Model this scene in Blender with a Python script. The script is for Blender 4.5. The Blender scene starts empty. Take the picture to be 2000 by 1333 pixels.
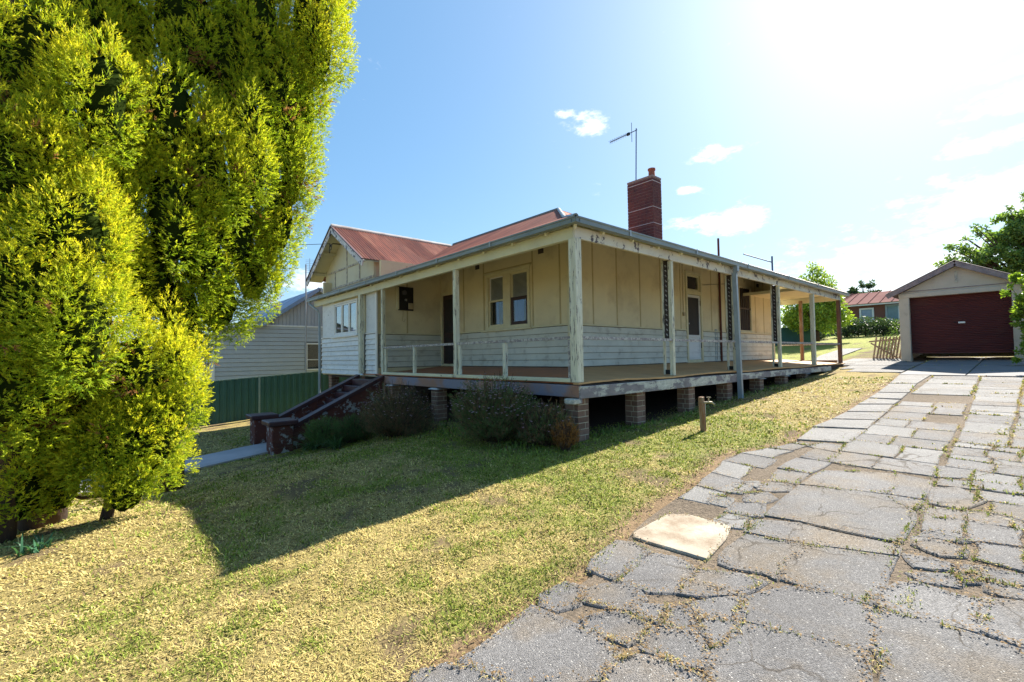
import bpy, math, random
import numpy as np
from mathutils import Vector, Matrix
random.seed(7); rng = np.random.default_rng(11)
R = math.radians
sc = bpy.context.scene
COL = sc.collection

# ------------------------------------------------------------------ camera, sky, sun, exposure
cam_d = bpy.data.cameras.new('camera'); cam = bpy.data.objects.new('camera', cam_d); COL.objects.link(cam)
sc.camera = cam
cam_d.sensor_width = 36; cam_d.lens = 16.37; cam_d.clip_start = .05; cam_d.clip_end = 3000
CAM = Vector((-5.7791, -5.003, 0.4403))
yaw, pitch, roll = .8514, .0333, -.0152
f = Vector((math.cos(yaw)*math.cos(pitch), math.sin(yaw)*math.cos(pitch), math.sin(pitch)))
r = Vector((math.sin(yaw), -math.cos(yaw), 0)); u = r.cross(f)
r2 = math.cos(roll)*r + math.sin(roll)*u; u2 = -math.sin(roll)*r + math.cos(roll)*u
cam.matrix_world = Matrix(((r2.x, u2.x, -f.x, CAM.x), (r2.y, u2.y, -f.y, CAM.y), (r2.z, u2.z, -f.z, CAM.z), (0, 0, 0, 1)))

TO_SUN = Vector((4.54, .50, 3.62)).normalized()
SUN_EL = math.asin(TO_SUN.z); SUN_AZ = math.atan2(TO_SUN.x, TO_SUN.y)      # azimuth clockwise from +Y
sl = bpy.data.lights.new('sun', 'SUN'); sl.energy = 5; sl.angle = R(.55); sl.color = (1, .93, .82)
so = bpy.data.objects.new('sun', sl); COL.objects.link(so)
so.rotation_euler = (-TO_SUN).to_track_quat('-Z', 'Y').to_euler()

w = bpy.data.worlds.new('World'); sc.world = w; w.use_nodes = True
nt = w.node_tree; nt.nodes.clear()
N = nt.nodes.new; LK = nt.links.new
sky = N('ShaderNodeTexSky'); sky.sky_type = 'NISHITA'; sky.sun_disc = False
sky.sun_elevation = SUN_EL; sky.sun_rotation = SUN_AZ; sky.altitude = 300; sky.air_density = 1.0; sky.dust_density = 1.25; sky.ozone_density = 1.4
tc = N('ShaderNodeTexCoord')
hs = N('ShaderNodeHueSaturation'); hs.inputs['Saturation'].default_value = 1.46; hs.inputs['Value'].default_value = 1.0
gm = N('ShaderNodeGamma'); gm.inputs['Gamma'].default_value = .5; LK(sky.outputs[0], gm.inputs['Color'])     # film-like compression of the glare round the sun
tn = N('ShaderNodeMix'); tn.data_type = 'RGBA'; tn.blend_type = 'MULTIPLY'; tn.inputs['Factor'].default_value = 1; tn.inputs['B'].default_value = (1.86, 2.12, 2.32, 1)
LK(gm.outputs[0], tn.inputs['A']); LK(tn.outputs['Result'], hs.inputs['Color'])
# thin fair-weather clouds: noise gated by a few soft puffs and a sparse general field
noi = N('ShaderNodeTexNoise'); noi.inputs['Scale'].default_value = 16; noi.inputs['Detail'].default_value = 10; noi.inputs['Roughness'].default_value = .68
mp = N('ShaderNodeMapping'); mp.inputs['Scale'].default_value = (1, 1, 2.4)
LK(tc.outputs['Generated'], mp.inputs[0]); LK(mp.outputs[0], noi.inputs['Vector'])
def direction(px, py):
    return (f + r2*((px-1000)/909.4) - u2*((py-666.5)/909.4)).normalized()
acc = None
for (px, py, rad, sq) in ((1150, 240, .065, 2.0), (1110, 222, .03, 2.5), (1405, 298, .085, 3.4), (1975, 135, .06, 2.4), (1985, 190, .10, 2.4), (1960, 270, .12, 4), (1990, 370, .2, 3), (1340, 372, .04, 4),
                          (1420, 430, .16, 4), (610, 560, .10, 1.8), (1760, 540, .34, 3),  (-600, 300, .2, 2.5), (2700, 250, .3, 2.5), (-1500, 100, .3, 3), (3400, 350, .3, 3)):
    d = direction(px, py)
    s1 = N('ShaderNodeVectorMath'); s1.operation = 'SUBTRACT'; s1.inputs[1].default_value = d; LK(tc.outputs['Generated'], s1.inputs[0])
    s2 = N('ShaderNodeVectorMath'); s2.operation = 'MULTIPLY'; s2.inputs[1].default_value = (1/rad, 1/rad, sq/rad); LK(s1.outputs[0], s2.inputs[0])
    s3 = N('ShaderNodeVectorMath'); s3.operation = 'LENGTH'; LK(s2.outputs[0], s3.inputs[0])
    s4 = N('ShaderNodeMapRange'); s4.inputs['From Min'].default_value = 1.15; s4.inputs['From Max'].default_value = .1
    s4.interpolation_type = 'SMOOTHSTEP'; LK(s3.outputs['Value'], s4.inputs['Value'])
    if acc is None: acc = s4.outputs[0]
    else:
        mx = N('ShaderNodeMath'); mx.operation = 'MAXIMUM'; LK(acc, mx.inputs[0]); LK(s4.outputs[0], mx.inputs[1]); acc = mx.outputs[0]
ad = N('ShaderNodeMath'); ad.operation = 'MULTIPLY_ADD'; ad.inputs[1].default_value = .34; LK(acc, ad.inputs[0]); LK(noi.outputs['Fac'], ad.inputs[2])
cr = N('ShaderNodeMapRange'); cr.inputs['From Min'].default_value = .64; cr.inputs['From Max'].default_value = .92; cr.inputs['To Max'].default_value = .95
cr.interpolation_type = 'SMOOTHSTEP'; LK(ad.outputs[0], cr.inputs['Value'])
mixc = N('ShaderNodeMix'); mixc.data_type = 'RGBA'; LK(cr.outputs[0], mixc.inputs['Factor']); LK(hs.outputs[0], mixc.inputs['A'])
mixc.inputs['B'].default_value = (7.6, 7.8, 8.0, 1)
bg = N('ShaderNodeBackground'); bg.inputs['Strength'].default_value = .060
LK(mixc.outputs['Result'], bg.inputs['Color'])
wo = N('ShaderNodeOutputWorld'); LK(bg.outputs[0], wo.inputs[0])
vs = sc.view_settings; vs.view_transform = 'Standard'; vs.look = 'None'; vs.gamma = 1; vs.use_curve_mapping = False; vs.exposure = 1.68
sc.render.engine = 'CYCLES'
sc.cycles.max_bounces = 6; sc.cycles.transparent_max_bounces = 8

# ------------------------------------------------------------------ helpers
def tag(o, label=None, cat=None, group=None, kind=None):
    if label: o['label'] = label
    if cat: o['category'] = cat
    if group: o['group'] = group
    if kind: o['kind'] = kind
    return o
def thing(name, loc, label, cat, group=None):
    o = bpy.data.objects.new(name, None); COL.objects.link(o); o.location = loc; o.empty_display_size = .2
    return tag(o, label, cat, group)
def root_loc(p):
    v = Vector((0, 0, 0))
    while p is not None: v += p.location; p = p.parent
    return v
def mesh_obj(name, me, mat=None, parent=None, loc=None):
    """a mesh whose vertices are already local; loc is its world position"""
    o = bpy.data.objects.new(name, me); COL.objects.link(o)
    if mat and not me.materials: me.materials.append(mat)
    if parent is not None: o.parent = parent
    o.location = (Vector(loc) if loc is not None else root_loc(parent)) - root_loc(parent)
    return o
class MB:
    """collects shapes in world coordinates"""
    def __init__(s): s.v = []; s.f = []
    def add(s, vs, fs):
        n = len(s.v); s.v += [tuple(v) for v in vs]; s.f += [tuple(i+n for i in q) for q in fs]; return s
    def box(s, x0, x1, y0, y1, z0, z1):
        return s.add([(x0, y0, z0), (x1, y0, z0), (x1, y1, z0), (x0, y1, z0), (x0, y0, z1), (x1, y0, z1), (x1, y1, z1), (x0, y1, z1)],
                     [(0, 3, 2, 1), (4, 5, 6, 7), (0, 1, 5, 4), (1, 2, 6, 5), (2, 3, 7, 6), (3, 0, 4, 7)])
    def bar(s, a, b, w, h, up=(0, 0, 1)):
        a = Vector(a); b = Vector(b); d = (b-a).normalized(); up = Vector(up)
        if abs(d.dot(up)) > .98: up = Vector((1, 0, 0))
        sd = d.cross(up).normalized(); uu = sd.cross(d).normalized()
        vs = [p + sd*i*w/2 + uu*j*h/2 for p in (a, b) for (i, j) in ((-1, -1), (1, -1), (1, 1), (-1, 1))]
        return s.add(vs, [(0, 1, 2, 3), (7, 6, 5, 4), (0, 4, 5, 1), (1, 5, 6, 2), (2, 6, 7, 3), (3, 7, 4, 0)])
    def tube(s, pts, rad, n=8, cap=True):
        pts = [Vector(p) for p in pts]; rads = rad if isinstance(rad, (list, tuple)) else [rad]*len(pts)
        base = len(s.v); vs = []
        for i, p in enumerate(pts):
            d = (pts[min(i+1, len(pts)-1)] - pts[max(i-1, 0)]).normalized()
            a = d.orthogonal().normalized() if i == 0 else (sd - d*sd.dot(d)).normalized()
            sd = a; b = d.cross(a)
            vs += [p + (a*math.cos(2*math.pi*k/n) + b*math.sin(2*math.pi*k/n))*rads[i] for k in range(n)]
        fs = [(i*n+k, i*n+(k+1) % n, (i+1)*n+(k+1) % n, (i+1)*n+k) for i in range(len(pts)-1) for k in range(n)]
        if cap: fs += [tuple(reversed(range(n))), tuple(range((len(pts)-1)*n, len(pts)*n))]
        return s.add(vs, fs)
    def prism(s, poly, axis, a, b):
        """poly of 2-D points in the two other axes, extruded along axis from a to b"""
        def P(q, t):
            q = list(q); q.insert(axis, t); return tuple(q)
        n = len(poly)
        return s.add([P(q, a) for q in poly] + [P(q, b) for q in poly],
                     [tuple(range(n)), tuple(reversed(range(n, 2*n)))] + [(i, (i+1) % n + 0, (i+1) % n + n, i+n) for i in range(n)])
    def build(s, name, mat, parent=None, bevel=0, smooth=False, kind=None):
        off = root_loc(parent)
        me = bpy.data.meshes.new(name); me.from_pydata([(v[0]-off.x, v[1]-off.y, v[2]-off.z) for v in s.v], [], s.f)
        import bmesh
        bm = bmesh.new(); bm.from_mesh(me); bmesh.ops.recalc_face_normals(bm, faces=bm.faces)
        if bevel: bmesh.ops.bevel(bm, geom=bm.edges[:], offset=bevel, segments=1, affect='EDGES', clamp_overlap=True)
        bm.to_mesh(me); bm.free()
        if smooth: me.polygons.foreach_set('use_smooth', [True]*len(me.polygons))
        o = mesh_obj(name, me, mat, parent)
        if kind: o['kind'] = kind
        return o
def np_mesh(name, V, F, mat, parent=None, col=None, smooth=False, kind=None):
    """fast mesh from numpy arrays: V (n,3) world, F (m,3 or 4)"""
    off = np.array(root_loc(parent)); V = (V - off).astype(np.float32); me = bpy.data.meshes.new(name)
    me.vertices.add(len(V)); me.vertices.foreach_set('co', V.ravel())
    m, k = F.shape; me.loops.add(m*k); me.loops.foreach_set('vertex_index', F.astype(np.int32).ravel())
    me.polygons.add(m); me.polygons.foreach_set('loop_start', np.arange(0, m*k, k, dtype=np.int32))
    if smooth: me.polygons.foreach_set('use_smooth', np.ones(m, dtype=bool))
    me.update(calc_edges=True)
    if col is not None:
        at = me.color_attributes.new('Col', 'FLOAT_COLOR', 'POINT')
        c4 = np.ones((len(V), 4), np.float32); c4[:, :3] = col; at.data.foreach_set('color', c4.ravel())
    o = mesh_obj(name, me, mat, parent)
    if kind: o['kind'] = kind
    return o
def copy_part(o, parent, loc):
    c = o.copy(); COL.objects.link(c); c.parent = parent; c.location = Vector(loc) - root_loc(parent); return c

_tab = rng.random((256, 256))
def vnoise(x, y, s, seed=0):
    x = np.asarray(x)*s + seed*17.3; y = np.asarray(y)*s + seed*9.7
    xi = np.floor(x).astype(int); yi = np.floor(y).astype(int); fx = x-xi; fy = y-yi; fx = fx*fx*(3-2*fx); fy = fy*fy*(3-2*fy)
    t = lambda a, b: _tab[a % 256, b % 256]
    return (t(xi, yi)*(1-fx)+t(xi+1, yi)*fx)*(1-fy) + (t(xi, yi+1)*(1-fx)+t(xi+1, yi+1)*fx)*fy
def fbm(x, y, s, seed=0): return .55*vnoise(x, y, s, seed)+.28*vnoise(x, y, s*2.1, seed+1)+.17*vnoise(x, y, s*4.3, seed+2)

# ------------------------------------------------------------------ materials
def M(name, c1, c2=None, scale=3, stretch=(1, 1, 1), rough=.8, bump=0, bscale=40, metal=0, peel=None, rand=0, dirt=None, spec=.3, contrast=(.35, .65), detail=6):
    m = bpy.data.materials.new(name); m.use_nodes = True; t = m.node_tree; b = t.nodes['Principled BSDF']
    n = t.nodes.new; l = t.links.new
    b.inputs['Roughness'].default_value = rough; b.inputs['Metallic'].default_value = metal; b.inputs['Specular IOR Level'].default_value = spec
    g = n('ShaderNodeNewGeometry'); mpn = n('ShaderNodeMapping'); mpn.inputs['Scale'].default_value = stretch
    l(g.outputs['Position'], mpn.inputs[0])
    def noise(sc_, d=detail, ro=.6):
        a = n('ShaderNodeTexNoise'); a.inputs['Scale'].default_value = sc_; a.inputs['Detail'].default_value = d; a.inputs['Roughness'].default_value = ro
        l(mpn.outputs[0], a.inputs['Vector']); return a.outputs['Fac']
    def rng_(src, a0, a1, t0=0, t1=1):
        a = n('ShaderNodeMapRange'); a.inputs['From Min'].default_value = a0; a.inputs['From Max'].default_value = a1
        a.inputs['To Min'].default_value = t0; a.inputs['To Max'].default_value = t1; l(src, a.inputs['Value']); return a.outputs[0]
    def mix(fac, A, B):
        a = n('ShaderNodeMix'); a.data_type = 'RGBA'
        if isinstance(fac, float): a.inputs['Factor'].default_value = fac
        else: l(fac, a.inputs['Factor'])
        for s_, v in (('A', A), ('B', B)):
            if isinstance(v, tuple): a.inputs[s_].default_value = (*v, 1)
            else: l(v, a.inputs[s_])
        return a.outputs['Result']
    col = mix(rng_(noise(scale), *contrast), c1, c2 or tuple(x*.8 for x in c1))
    if dirt: col = mix(rng_(noise(dirt[2]), dirt[1], dirt[1]+.2, 0, dirt[3] if len(dirt) > 3 else .8), col, dirt[0])
    if peel:
        pf = rng_(noise(peel[2], 10, .7), peel[1], peel[1]+.035)
        col = mix(pf, col, mix(rng_(noise(peel[2]*4), .3, .7), peel[0], tuple(x*.5 for x in peel[0])))
    if rand:
        oi = n('ShaderNodeObjectInfo'); hv = n('ShaderNodeHueSaturation'); l(rng_(oi.outputs['Random'], 0, 1, 1-rand, 1+rand), hv.inputs['Value']); l(col, hv.inputs['Color']); col = hv.outputs[0]
    l(col, b.inputs['Base Color'])
    if bump:
        bp = n('ShaderNodeBump'); bp.inputs['Strength'].default_value = bump; bp.inputs['Distance'].default_value = .01
        l(noise(bscale, 5), bp.inputs['Height']); l(bp.outputs[0], b.inputs['Normal'])
    return m
def foliage_mat(name, trans=.45, rough=.7, spec=.15, tint=(1, 1, 1)):
    m = bpy.data.materials.new(name); m.use_nodes = True; t = m.node_tree; b = t.nodes['Principled BSDF']; n = t.nodes.new; l = t.links.new
    a = n('ShaderNodeVertexColor'); a.layer_name = 'Col'
    b.inputs['Roughness'].default_value = rough; b.inputs['Specular IOR Level'].default_value = spec
    tr = n('ShaderNodeBsdfTranslucent'); mx = n('ShaderNodeMixShader'); mx.inputs[0].default_value = trans
    mu = n('ShaderNodeMix'); mu.data_type = 'RGBA'; mu.blend_type = 'MULTIPLY'; mu.inputs['Factor'].default_value = 1; mu.inputs['B'].default_value = (*tint, 1)
    l(a.outputs[0], b.inputs['Base Color']); l(a.outputs[0], mu.inputs['A']); l(mu.outputs['Result'], tr.inputs['Color'])
    l(b.outputs[0], mx.inputs[1]); l(tr.outputs[0], mx.inputs[2]); l(mx.outputs[0], t.nodes['Material Output'].inputs[0])
    return m
def glass_mat(name, refl=.25, tint=(.9, .93, .95)):
    m = bpy.data.materials.new(name); m.use_nodes = True; t = m.node_tree; n = t.nodes.new; l = t.links.new
    t.nodes.remove(t.nodes['Principled BSDF'])
    g = n('ShaderNodeBsdfGlossy'); g.inputs['Roughness'].default_value = .03; tr = n('ShaderNodeBsdfTransparent'); tr.inputs[0].default_value = (*tint, 1)
    lw = n('ShaderNodeLayerWeight'); lw.inputs['Blend'].default_value = .5; pw = n('ShaderNodeMath'); pw.operation = 'POWER'; pw.inputs[1].default_value = 4; l(lw.outputs['Facing'], pw.inputs[0])
    mr = n('ShaderNodeMapRange'); mr.inputs['To Min'].default_value = refl*.6; mr.inputs['To Max'].default_value = 1; l(pw.outputs[0], mr.inputs['Value'])
    mx = n('ShaderNodeMixShader'); l(mr.outputs[0], mx.inputs[0]); l(tr.outputs[0], mx.inputs[1]); l(g.outputs[0], mx.inputs[2]); l(mx.outputs[0], t.nodes['Material Output'].inputs[0])
    return m
CREAM = (.60, .58, .44); GREYW = (.20, .18, .17)
m_board = M('weatherboard paint', (.64, .65, .58), (.54, .55, .49), 2, rough=.55, bump=.15, bscale=25, rand=.05, dirt=((.20, .17, .13), .55, 4, .55), peel=((.20, .17, .15), .70, 7))
m_board_w = M('white weatherboard paint', (.74, .76, .76), (.66, .68, .69), 2, (.6, 1, 2), rough=.6, bump=.2, rand=.06, dirt=((.36, .36, .36), .56, 4, .5), peel=((.13, .13, .16), .645, 6))
m_sheet = M('fibro sheet paint', (.72, .64, .42), (.64, .57, .38), 1.2, rough=.7, bump=.1, bscale=15, dirt=((.36, .28, .17), .52, 1.3, .45))
m_batten = M('batten paint', (.50, .41, .22), (.42, .35, .2), 4, rough=.6)
m_trim = M('trim paint', (.66, .62, .42), (.58, .54, .36), 5, rough=.5, dirt=((.3, .27, .2), .66, 9, .5))
m_post = M('peeling cream post paint', (.70, .69, .55), (.56, .54, .42), 6, (3, 3, .35), rough=.65, bump=.5, bscale=50, peel=(GREYW, .565, 9))
m_beam = M('peeling cream beam paint', (.68, .66, .46), (.60, .58, .42), 2, rough=.6, bump=.3, dirt=((.35, .28, .2), .62, 5, .4), peel=((.22, .18, .18), .68, 8))
m_beam_r = M('flaking white beam paint', (.70, .68, .58), (.62, .58, .50), 2, (1, 1, 1), rough=.65, bump=.4, dirt=((.40, .30, .22), .60, 4, .4), peel=((.17, .15, .18), .56, 4.2))
m_rail = M('bare flaking rail', (.30, .27, .27), (.20, .18, .19), 9, rough=.75, bump=.5, peel=((.66, .64, .60), .50, 20))
m_fascia = M('flaking deck fascia', (.27, .24, .25), (.20, .18, .19), 6, (.7, 1, 1.5), rough=.75, bump=.6, bscale=60, peel=((.72, .70, .62), .485, 3.6))
m_bearer = M('rusty blue bearer', (.20, .20, .26), (.30, .17, .12), 1.6, rough=.65, bump=.4, contrast=(.42, .58), dirt=((.08, .07, .08), .62, 6, .6))
m_floor_t = M('tan floor sheet', (.55, .34, .16), (.46, .28, .135), 2, rough=.75, bump=.15, dirt=((.25, .18, .11), .62, 2.5, .4))
m_floor_r = M('red brown floor paint', (.42, .15, .07), (.32, .12, .06), 3, rough=.5, bump=.1, dirt=((.12, .08, .06), .6, 3, .4))
m_darkwood = M('dark timber', (.045, .037, .035), (.07, .055, .05), 5, rough=.8, bump=.4)
m_brick = M('brown pier brick', (.185, .105, .075), (.25, .155, .115), 4, rough=.9, bump=.8, bscale=90, rand=.18)
m_mortar = M('cream mortar', (.50, .44, .33), (.42, .37, .28), 8, rough=.95, bump=.6)
m_brick_ch = M('chimney brick', (.17, .065, .055), (.095, .045, .05), 2.2, rough=.9, bump=.8, bscale=60, contrast=(.3, .7), dirt=((.05, .04, .045), .55, 5, .7))
m_mort_ch = M('dark mortar', (.34, .27, .25), (.22, .17, .16), 6, rough=.95)
m_joint_shade = M('painted joint shade', (.20, .19, .16), (.12, .11, .10), 6, rough=1)  # dark colour standing in for the shadow line under each weatherboard
m_lead = M('pale flashing', (.62, .62, .62), rough=.5)
m_pot = M('terracotta pot', (.34, .12, .08), (.26, .09, .06), 6, rough=.8)
def corr_mat(name, a, b, c, st=(1, 1, 1)):
    return M(name, a, b, 1.6, st, rough=.6, bump=.1, bscale=80, contrast=(.38, .62), dirt=(c, .54, 1.1, .7), rand=.14, metal=.0, spec=.3)
m_roof = corr_mat('red rusted roof iron', (.28, .085, .05), (.17, .05, .035), (.40, .20, .115), (.7, 9, .7))
m_roof_g = corr_mat('red rusted gable iron', (.27, .08, .045), (.15, .045, .03), (.38, .18, .10), (9, .7, .7))
m_ridge = M('pale ridge capping', (.66, .64, .62), (.50, .42, .38), 3, rough=.4)
m_gutter = M('grey green gutter', (.20, .235, .235), (.15, .18, .18), 2, rough=.4, spec=.5, dirt=((.10, .09, .08), .6, 6, .5))
m_pipe = M('blue grey downpipe', (.30, .36, .40), (.24, .29, .33), 4, rough=.35, spec=.5)
m_pipe_r = M('rust red waste pipe', (.13, .035, .025), (.09, .03, .02), 6, rough=.6)
m_barge = M('flaking blue white bargeboard', (.66, .66, .68), (.56, .56, .60), 4, rough=.6, peel=((.07, .07, .12), .52, 6))
m_gable = M('gable sheet paint', (.62, .60, .46), (.56, .54, .42), 1.5, rough=.7, dirt=((.40, .35, .25), .6, 3, .4))
m_gable_bounce = M('bounce warmed gable sheet', (.64, .52, .40), (.58, .47, .36), 1.5, rough=.7, dirt=((.36, .24, .18), .62, 4, .4))  # gable paint with the warm bounce off the red roof put into its colour
m_gbat = M('weathered gable batten', (.30, .28, .27), (.5, .48, .4), 9, rough=.8, contrast=(.45, .55))
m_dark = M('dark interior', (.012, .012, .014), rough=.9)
m_door = M('dark stained door', (.035, .022, .022), (.05, .03, .03), 4, (1, 1, .3), rough=.45)
m_mesh = M('dark fly screen', (.022, .02, .022), (.035, .03, .03), 3, rough=.6)
m_sashd = M('dark sash paint', (.05, .025, .022), rough=.5)
m_blind = M('grey blind', (.36, .34, .32), (.30, .29, .27), 2, rough=.8)
m_bluecur = M('blue curtain', (.03, .12, .40), (.025, .1, .34), 3, rough=.8)
m_lace = M('lace curtain', (.66, .72, .78), (.5, .56, .62), 14, rough=.9)
m_glass = glass_mat('window glass', .10)
m_glass2 = glass_mat('room window glass', .75, (.6, .65, .7))
m_black = M('black paint', (.012, .012, .013), rough=.4)
m_meter = M('meter housing', (.45, .36, .22), rough=.5)
m_grey = M('grey metal', (.35, .36, .38), (.28, .29, .31), 5, rough=.4, metal=.6)
m_stair = M('peeling oxide red render', (.13, .04, .03), (.085, .03, .026), 3, rough=.75, bump=.5, peel=((.46, .48, .52), .545, 5.5))
m_cap = M('dark oxide cap', (.07, .028, .03), (.05, .024, .03), 4, rough=.4, bump=.2)
m_fence = M('green steel fence', (.040, .115, .085), (.035, .10, .075), 2, rough=.45, spec=.4)
m_fencep = M('fence post green', (.25, .33, .28), (.21, .29, .24), 2, rough=.45)
m_nb = M('grey neighbour boards', (.46, .48, .49), (.42, .44, .455), 2, rough=.5, rand=.03)
m_nbv = M('grey vertical cladding', (.42, .43, .45), (.38, .39, .41), 2, rough=.6, rand=.04)
m_nroof = M('blue grey roof iron', (.22, .30, .42), (.19, .26, .37), 2, rough=.35, rand=.05, spec=.6)
m_white = M('white paint', (.78, .78, .76), (.72, .72, .70), 5, rough=.5)
m_roller = M('maroon roller door', (.115, .030, .026), (.09, .024, .022), 2, (1, .6, 2), rough=.55, spec=.3, dirt=((.16, .07, .05), .55, 2, .5))
m_gar = M('garage cream render', (.56, .49, .40), (.49, .43, .35), 2, rough=.8, dirt=((.33, .25, .19), .6, 4, .5))
m_gbarge = M('garage weathered barge', (.30, .24, .24), (.20, .16, .17), 5, rough=.7, contrast=(.4, .6))
m_garroof = corr_mat('dark garage roof iron', (.10, .07, .09), (.08, .06, .07), (.15, .1, .1))
m_timber = M('weathered brown timber', (.24, .12, .065), (.33, .25, .17), 7, (2, 2, .4), rough=.85, bump=.5, contrast=(.4, .6))
m_picket = M('weathered pickets', (.40, .29, .20), (.30, .20, .14), 6, rough=.85, bump=.3, rand=.15)
m_bark = M('bark', (.10, .06, .04), (.06, .04, .03), 12, (1, 1, .4), rough=.95, bump=1)
m_fol = foliage_mat('foliage', .42, tint=(1.3, 1.35, .8))
m_fold = foliage_mat('broad leaves', .35, .45, .4, (1.25, 1.35, .7))
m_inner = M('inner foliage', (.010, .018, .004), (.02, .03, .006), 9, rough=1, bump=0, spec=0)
m_blade = foliage_mat('grass blades', .25, .7, .1, (1.15, 1.15, .8))

def concrete(name, a, b, speck, dirtc, dthr, sc_=1.2):
    m = M(name, a, b, sc_, rough=.9, bump=0, dirt=(dirtc, dthr, 1.7, .75), rand=.10)
    t = m.node_tree; n = t.nodes.new; l = t.links.new; bs = t.nodes['Principled BSDF']
    src = bs.inputs['Base Color'].links[0].from_socket
    g = n('ShaderNodeNewGeometry'); vo = n('ShaderNodeTexVoronoi'); vo.inputs['Scale'].default_value = 150; l(g.outputs['Position'], vo.inputs['Vector'])
    sp = n('ShaderNodeSeparateColor'); l(vo.outputs['Color'], sp.inputs[0])
    mr = n('ShaderNodeMapRange'); mr.inputs['From Min'].default_value = .0; mr.inputs['From Max'].default_value = 1; mr.inputs['To Min'].default_value = 1-speck; mr.inputs['To Max'].default_value = 1+speck; l(sp.outputs[0], mr.inputs['Value'])
    hv = n('ShaderNodeHueSaturation'); l(mr.outputs[0], hv.inputs['Value']); l(src, hv.inputs['Color'])
    mr2 = n('ShaderNodeMapRange'); mr2.inputs['From Min'].default_value = .982; mr2.inputs['From Max'].default_value = .986; l(sp.outputs[1], mr2.inputs['Value'])
    mx = n('ShaderNodeMix'); mx.data_type = 'RGBA'; l(mr2.outputs[0], mx.inputs['Factor']); l(hv.outputs[0], mx.inputs['A']); mx.inputs['B'].default_value = (.34, .33, .31, 1)
    # hairline cracks, wandering
    nz = n('ShaderNodeTexNoise'); nz.inputs['Scale'].default_value = 3.5; nz.inputs['Detail'].default_value = 6; l(g.outputs['Position'], nz.inputs['Vector'])
    va = n('ShaderNodeVectorMath'); va.operation = 'MULTIPLY_ADD'; va.inputs[1].default_value = (.45, .45, .1); l(nz.outputs['Color'], va.inputs[0]); l(g.outputs['Position'], va.inputs[2])
    vc = n('ShaderNodeTexVoronoi'); vc.feature = 'DISTANCE_TO_EDGE'; vc.inputs['Scale'].default_value = 1.15; l(va.outputs[0], vc.inputs['Vector'])
    mc = n('ShaderNodeMapRange'); mc.inputs['From Min'].default_value = .004; mc.inputs['From Max'].default_value = .012; mc.inputs['To Min'].default_value = .75; mc.inputs['To Max'].default_value = 0; l(vc.outputs['Distance'], mc.inputs['Value'])
    nb_ = n('ShaderNodeTexNoise'); nb_.inputs['Scale'].default_value = .9; l(g.outputs['Position'], nb_.inputs['Vector'])
    mb_ = n('ShaderNodeMapRange'); mb_.inputs['From Min'].default_value = .45; mb_.inputs['From Max'].default_value = .55; l(nb_.outputs['Fac'], mb_.inputs['Value'])
    mm = n('ShaderNodeMath'); mm.operation = 'MULTIPLY'; l(mc.outputs[0], mm.inputs[0]); l(mb_.outputs[0], mm.inputs[1])
    mk = n('ShaderNodeMix'); mk.data_type = 'RGBA'; l(mm.outputs[0], mk.inputs['Factor']); l(mx.outputs['Result'], mk.inputs['A']); mk.inputs['B'].default_value = (.05, .04, .03, 1)
    l(mk.outputs['Result'], bs.inputs['Base Color'])
    bp = n('ShaderNodeBump'); bp.inputs['Strength'].default_value = .8; bp.inputs['Distance'].default_value = .006; l(vo.outputs['Distance'], bp.inputs['Height'])
    bp.invert = True; l(bp.outputs[0], bs.inputs['Normal'])
    return m
m_slab = concrete('exposed aggregate concrete', (.165, .160, .158), (.118, .114, .114), .36, (.165, .13, .09), .47)
m_slab_w = M('cream cement slab', (.38, .34, .265), (.30, .26, .20), 2.5, rough=.85, bump=.4, dirt=((.20, .14, .09), .46, 3.2, .9))
m_slab_p = concrete('pale concrete', (.215, .21, .205), (.165, .162, .158), .28, (.18, .15, .115), .52)
m_apron = M('garage apron concrete', (.20, .195, .195), (.16, .155, .155), 1, rough=.9, bump=.3)
m_path = M('path concrete', (.42, .40, .42), (.34, .33, .35), 1.5, rough=.9, bump=.3)

# ------------------------------------------------------------------ the ground
def sm(t): t = np.clip(t, 0, 1); return t*t*(3-2*t)
def ground_z(x, y):
    x = np.asarray(x, float); y = np.asarray(y, float)
    b = np.where(x < 18, -.92+.056*np.maximum(x, -9.), .088 + (x-18)*.07 + sm((x-18)/20)*.25)
    b = np.where(x > 42, b*0+2.02+(x-42)*.012, b)
    k = sm((y-7)/4); xr = 1.2*(1-k)+8*k; dn = 3.9*(1-k)+9*k
    fall = .64*sm((y-.8)/6.0)*sm((xr-x)/dn)
    cut = -.07*sm((x+1)/4)*sm((15-x)/3)*sm((y+.7)/.9)
    return b-fall+cut
def gz(x, y): return float(ground_z(x, y))
def edge_y(x):                                     # where lawn meets the driveway
    return np.interp(x, [-12, -4.6, -3.7, -2.9, -2.3, -1.6, -.8, .4, 1.3, 1.9, 13, 14, 15.6, 30], [-2.95, -2.85, -2.79, -2.72, -2.5, -2.42, -2.35, -2.1, -2.45, -2.6, -2.2, -.9, .6, .6])
def axis(lo, hi, step, far, n):
    core = np.arange(lo, hi+1e-6, step)
    a = lo - np.geomspace(step, lo-far[0], n)[::-1]; b = hi + np.geomspace(step, far[1]-hi, n)
    return np.concatenate([a, core, b])
gx = axis(-9, 24, .12, (-160, 420), 34); gy = axis(-9, 20, .12, (-220, 320), 34)
GX, GY = np.meshgrid(gx, gy, indexing='ij'); GZ = ground_z(GX, GY)
lawn = (GY > edge_y(GX)+.08)
GZ = GZ + np.where(lawn, (fbm(GX, GY, 2.2)-.5)*.05 + (fbm(GX, GY, 9, 3)-.5)*.02, (fbm(GX, GY, 6, 3)-.5)*.012 - .020)
V = np.stack([GX, GY, GZ], -1).reshape(-1, 3); nx, ny = GX.shape
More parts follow.
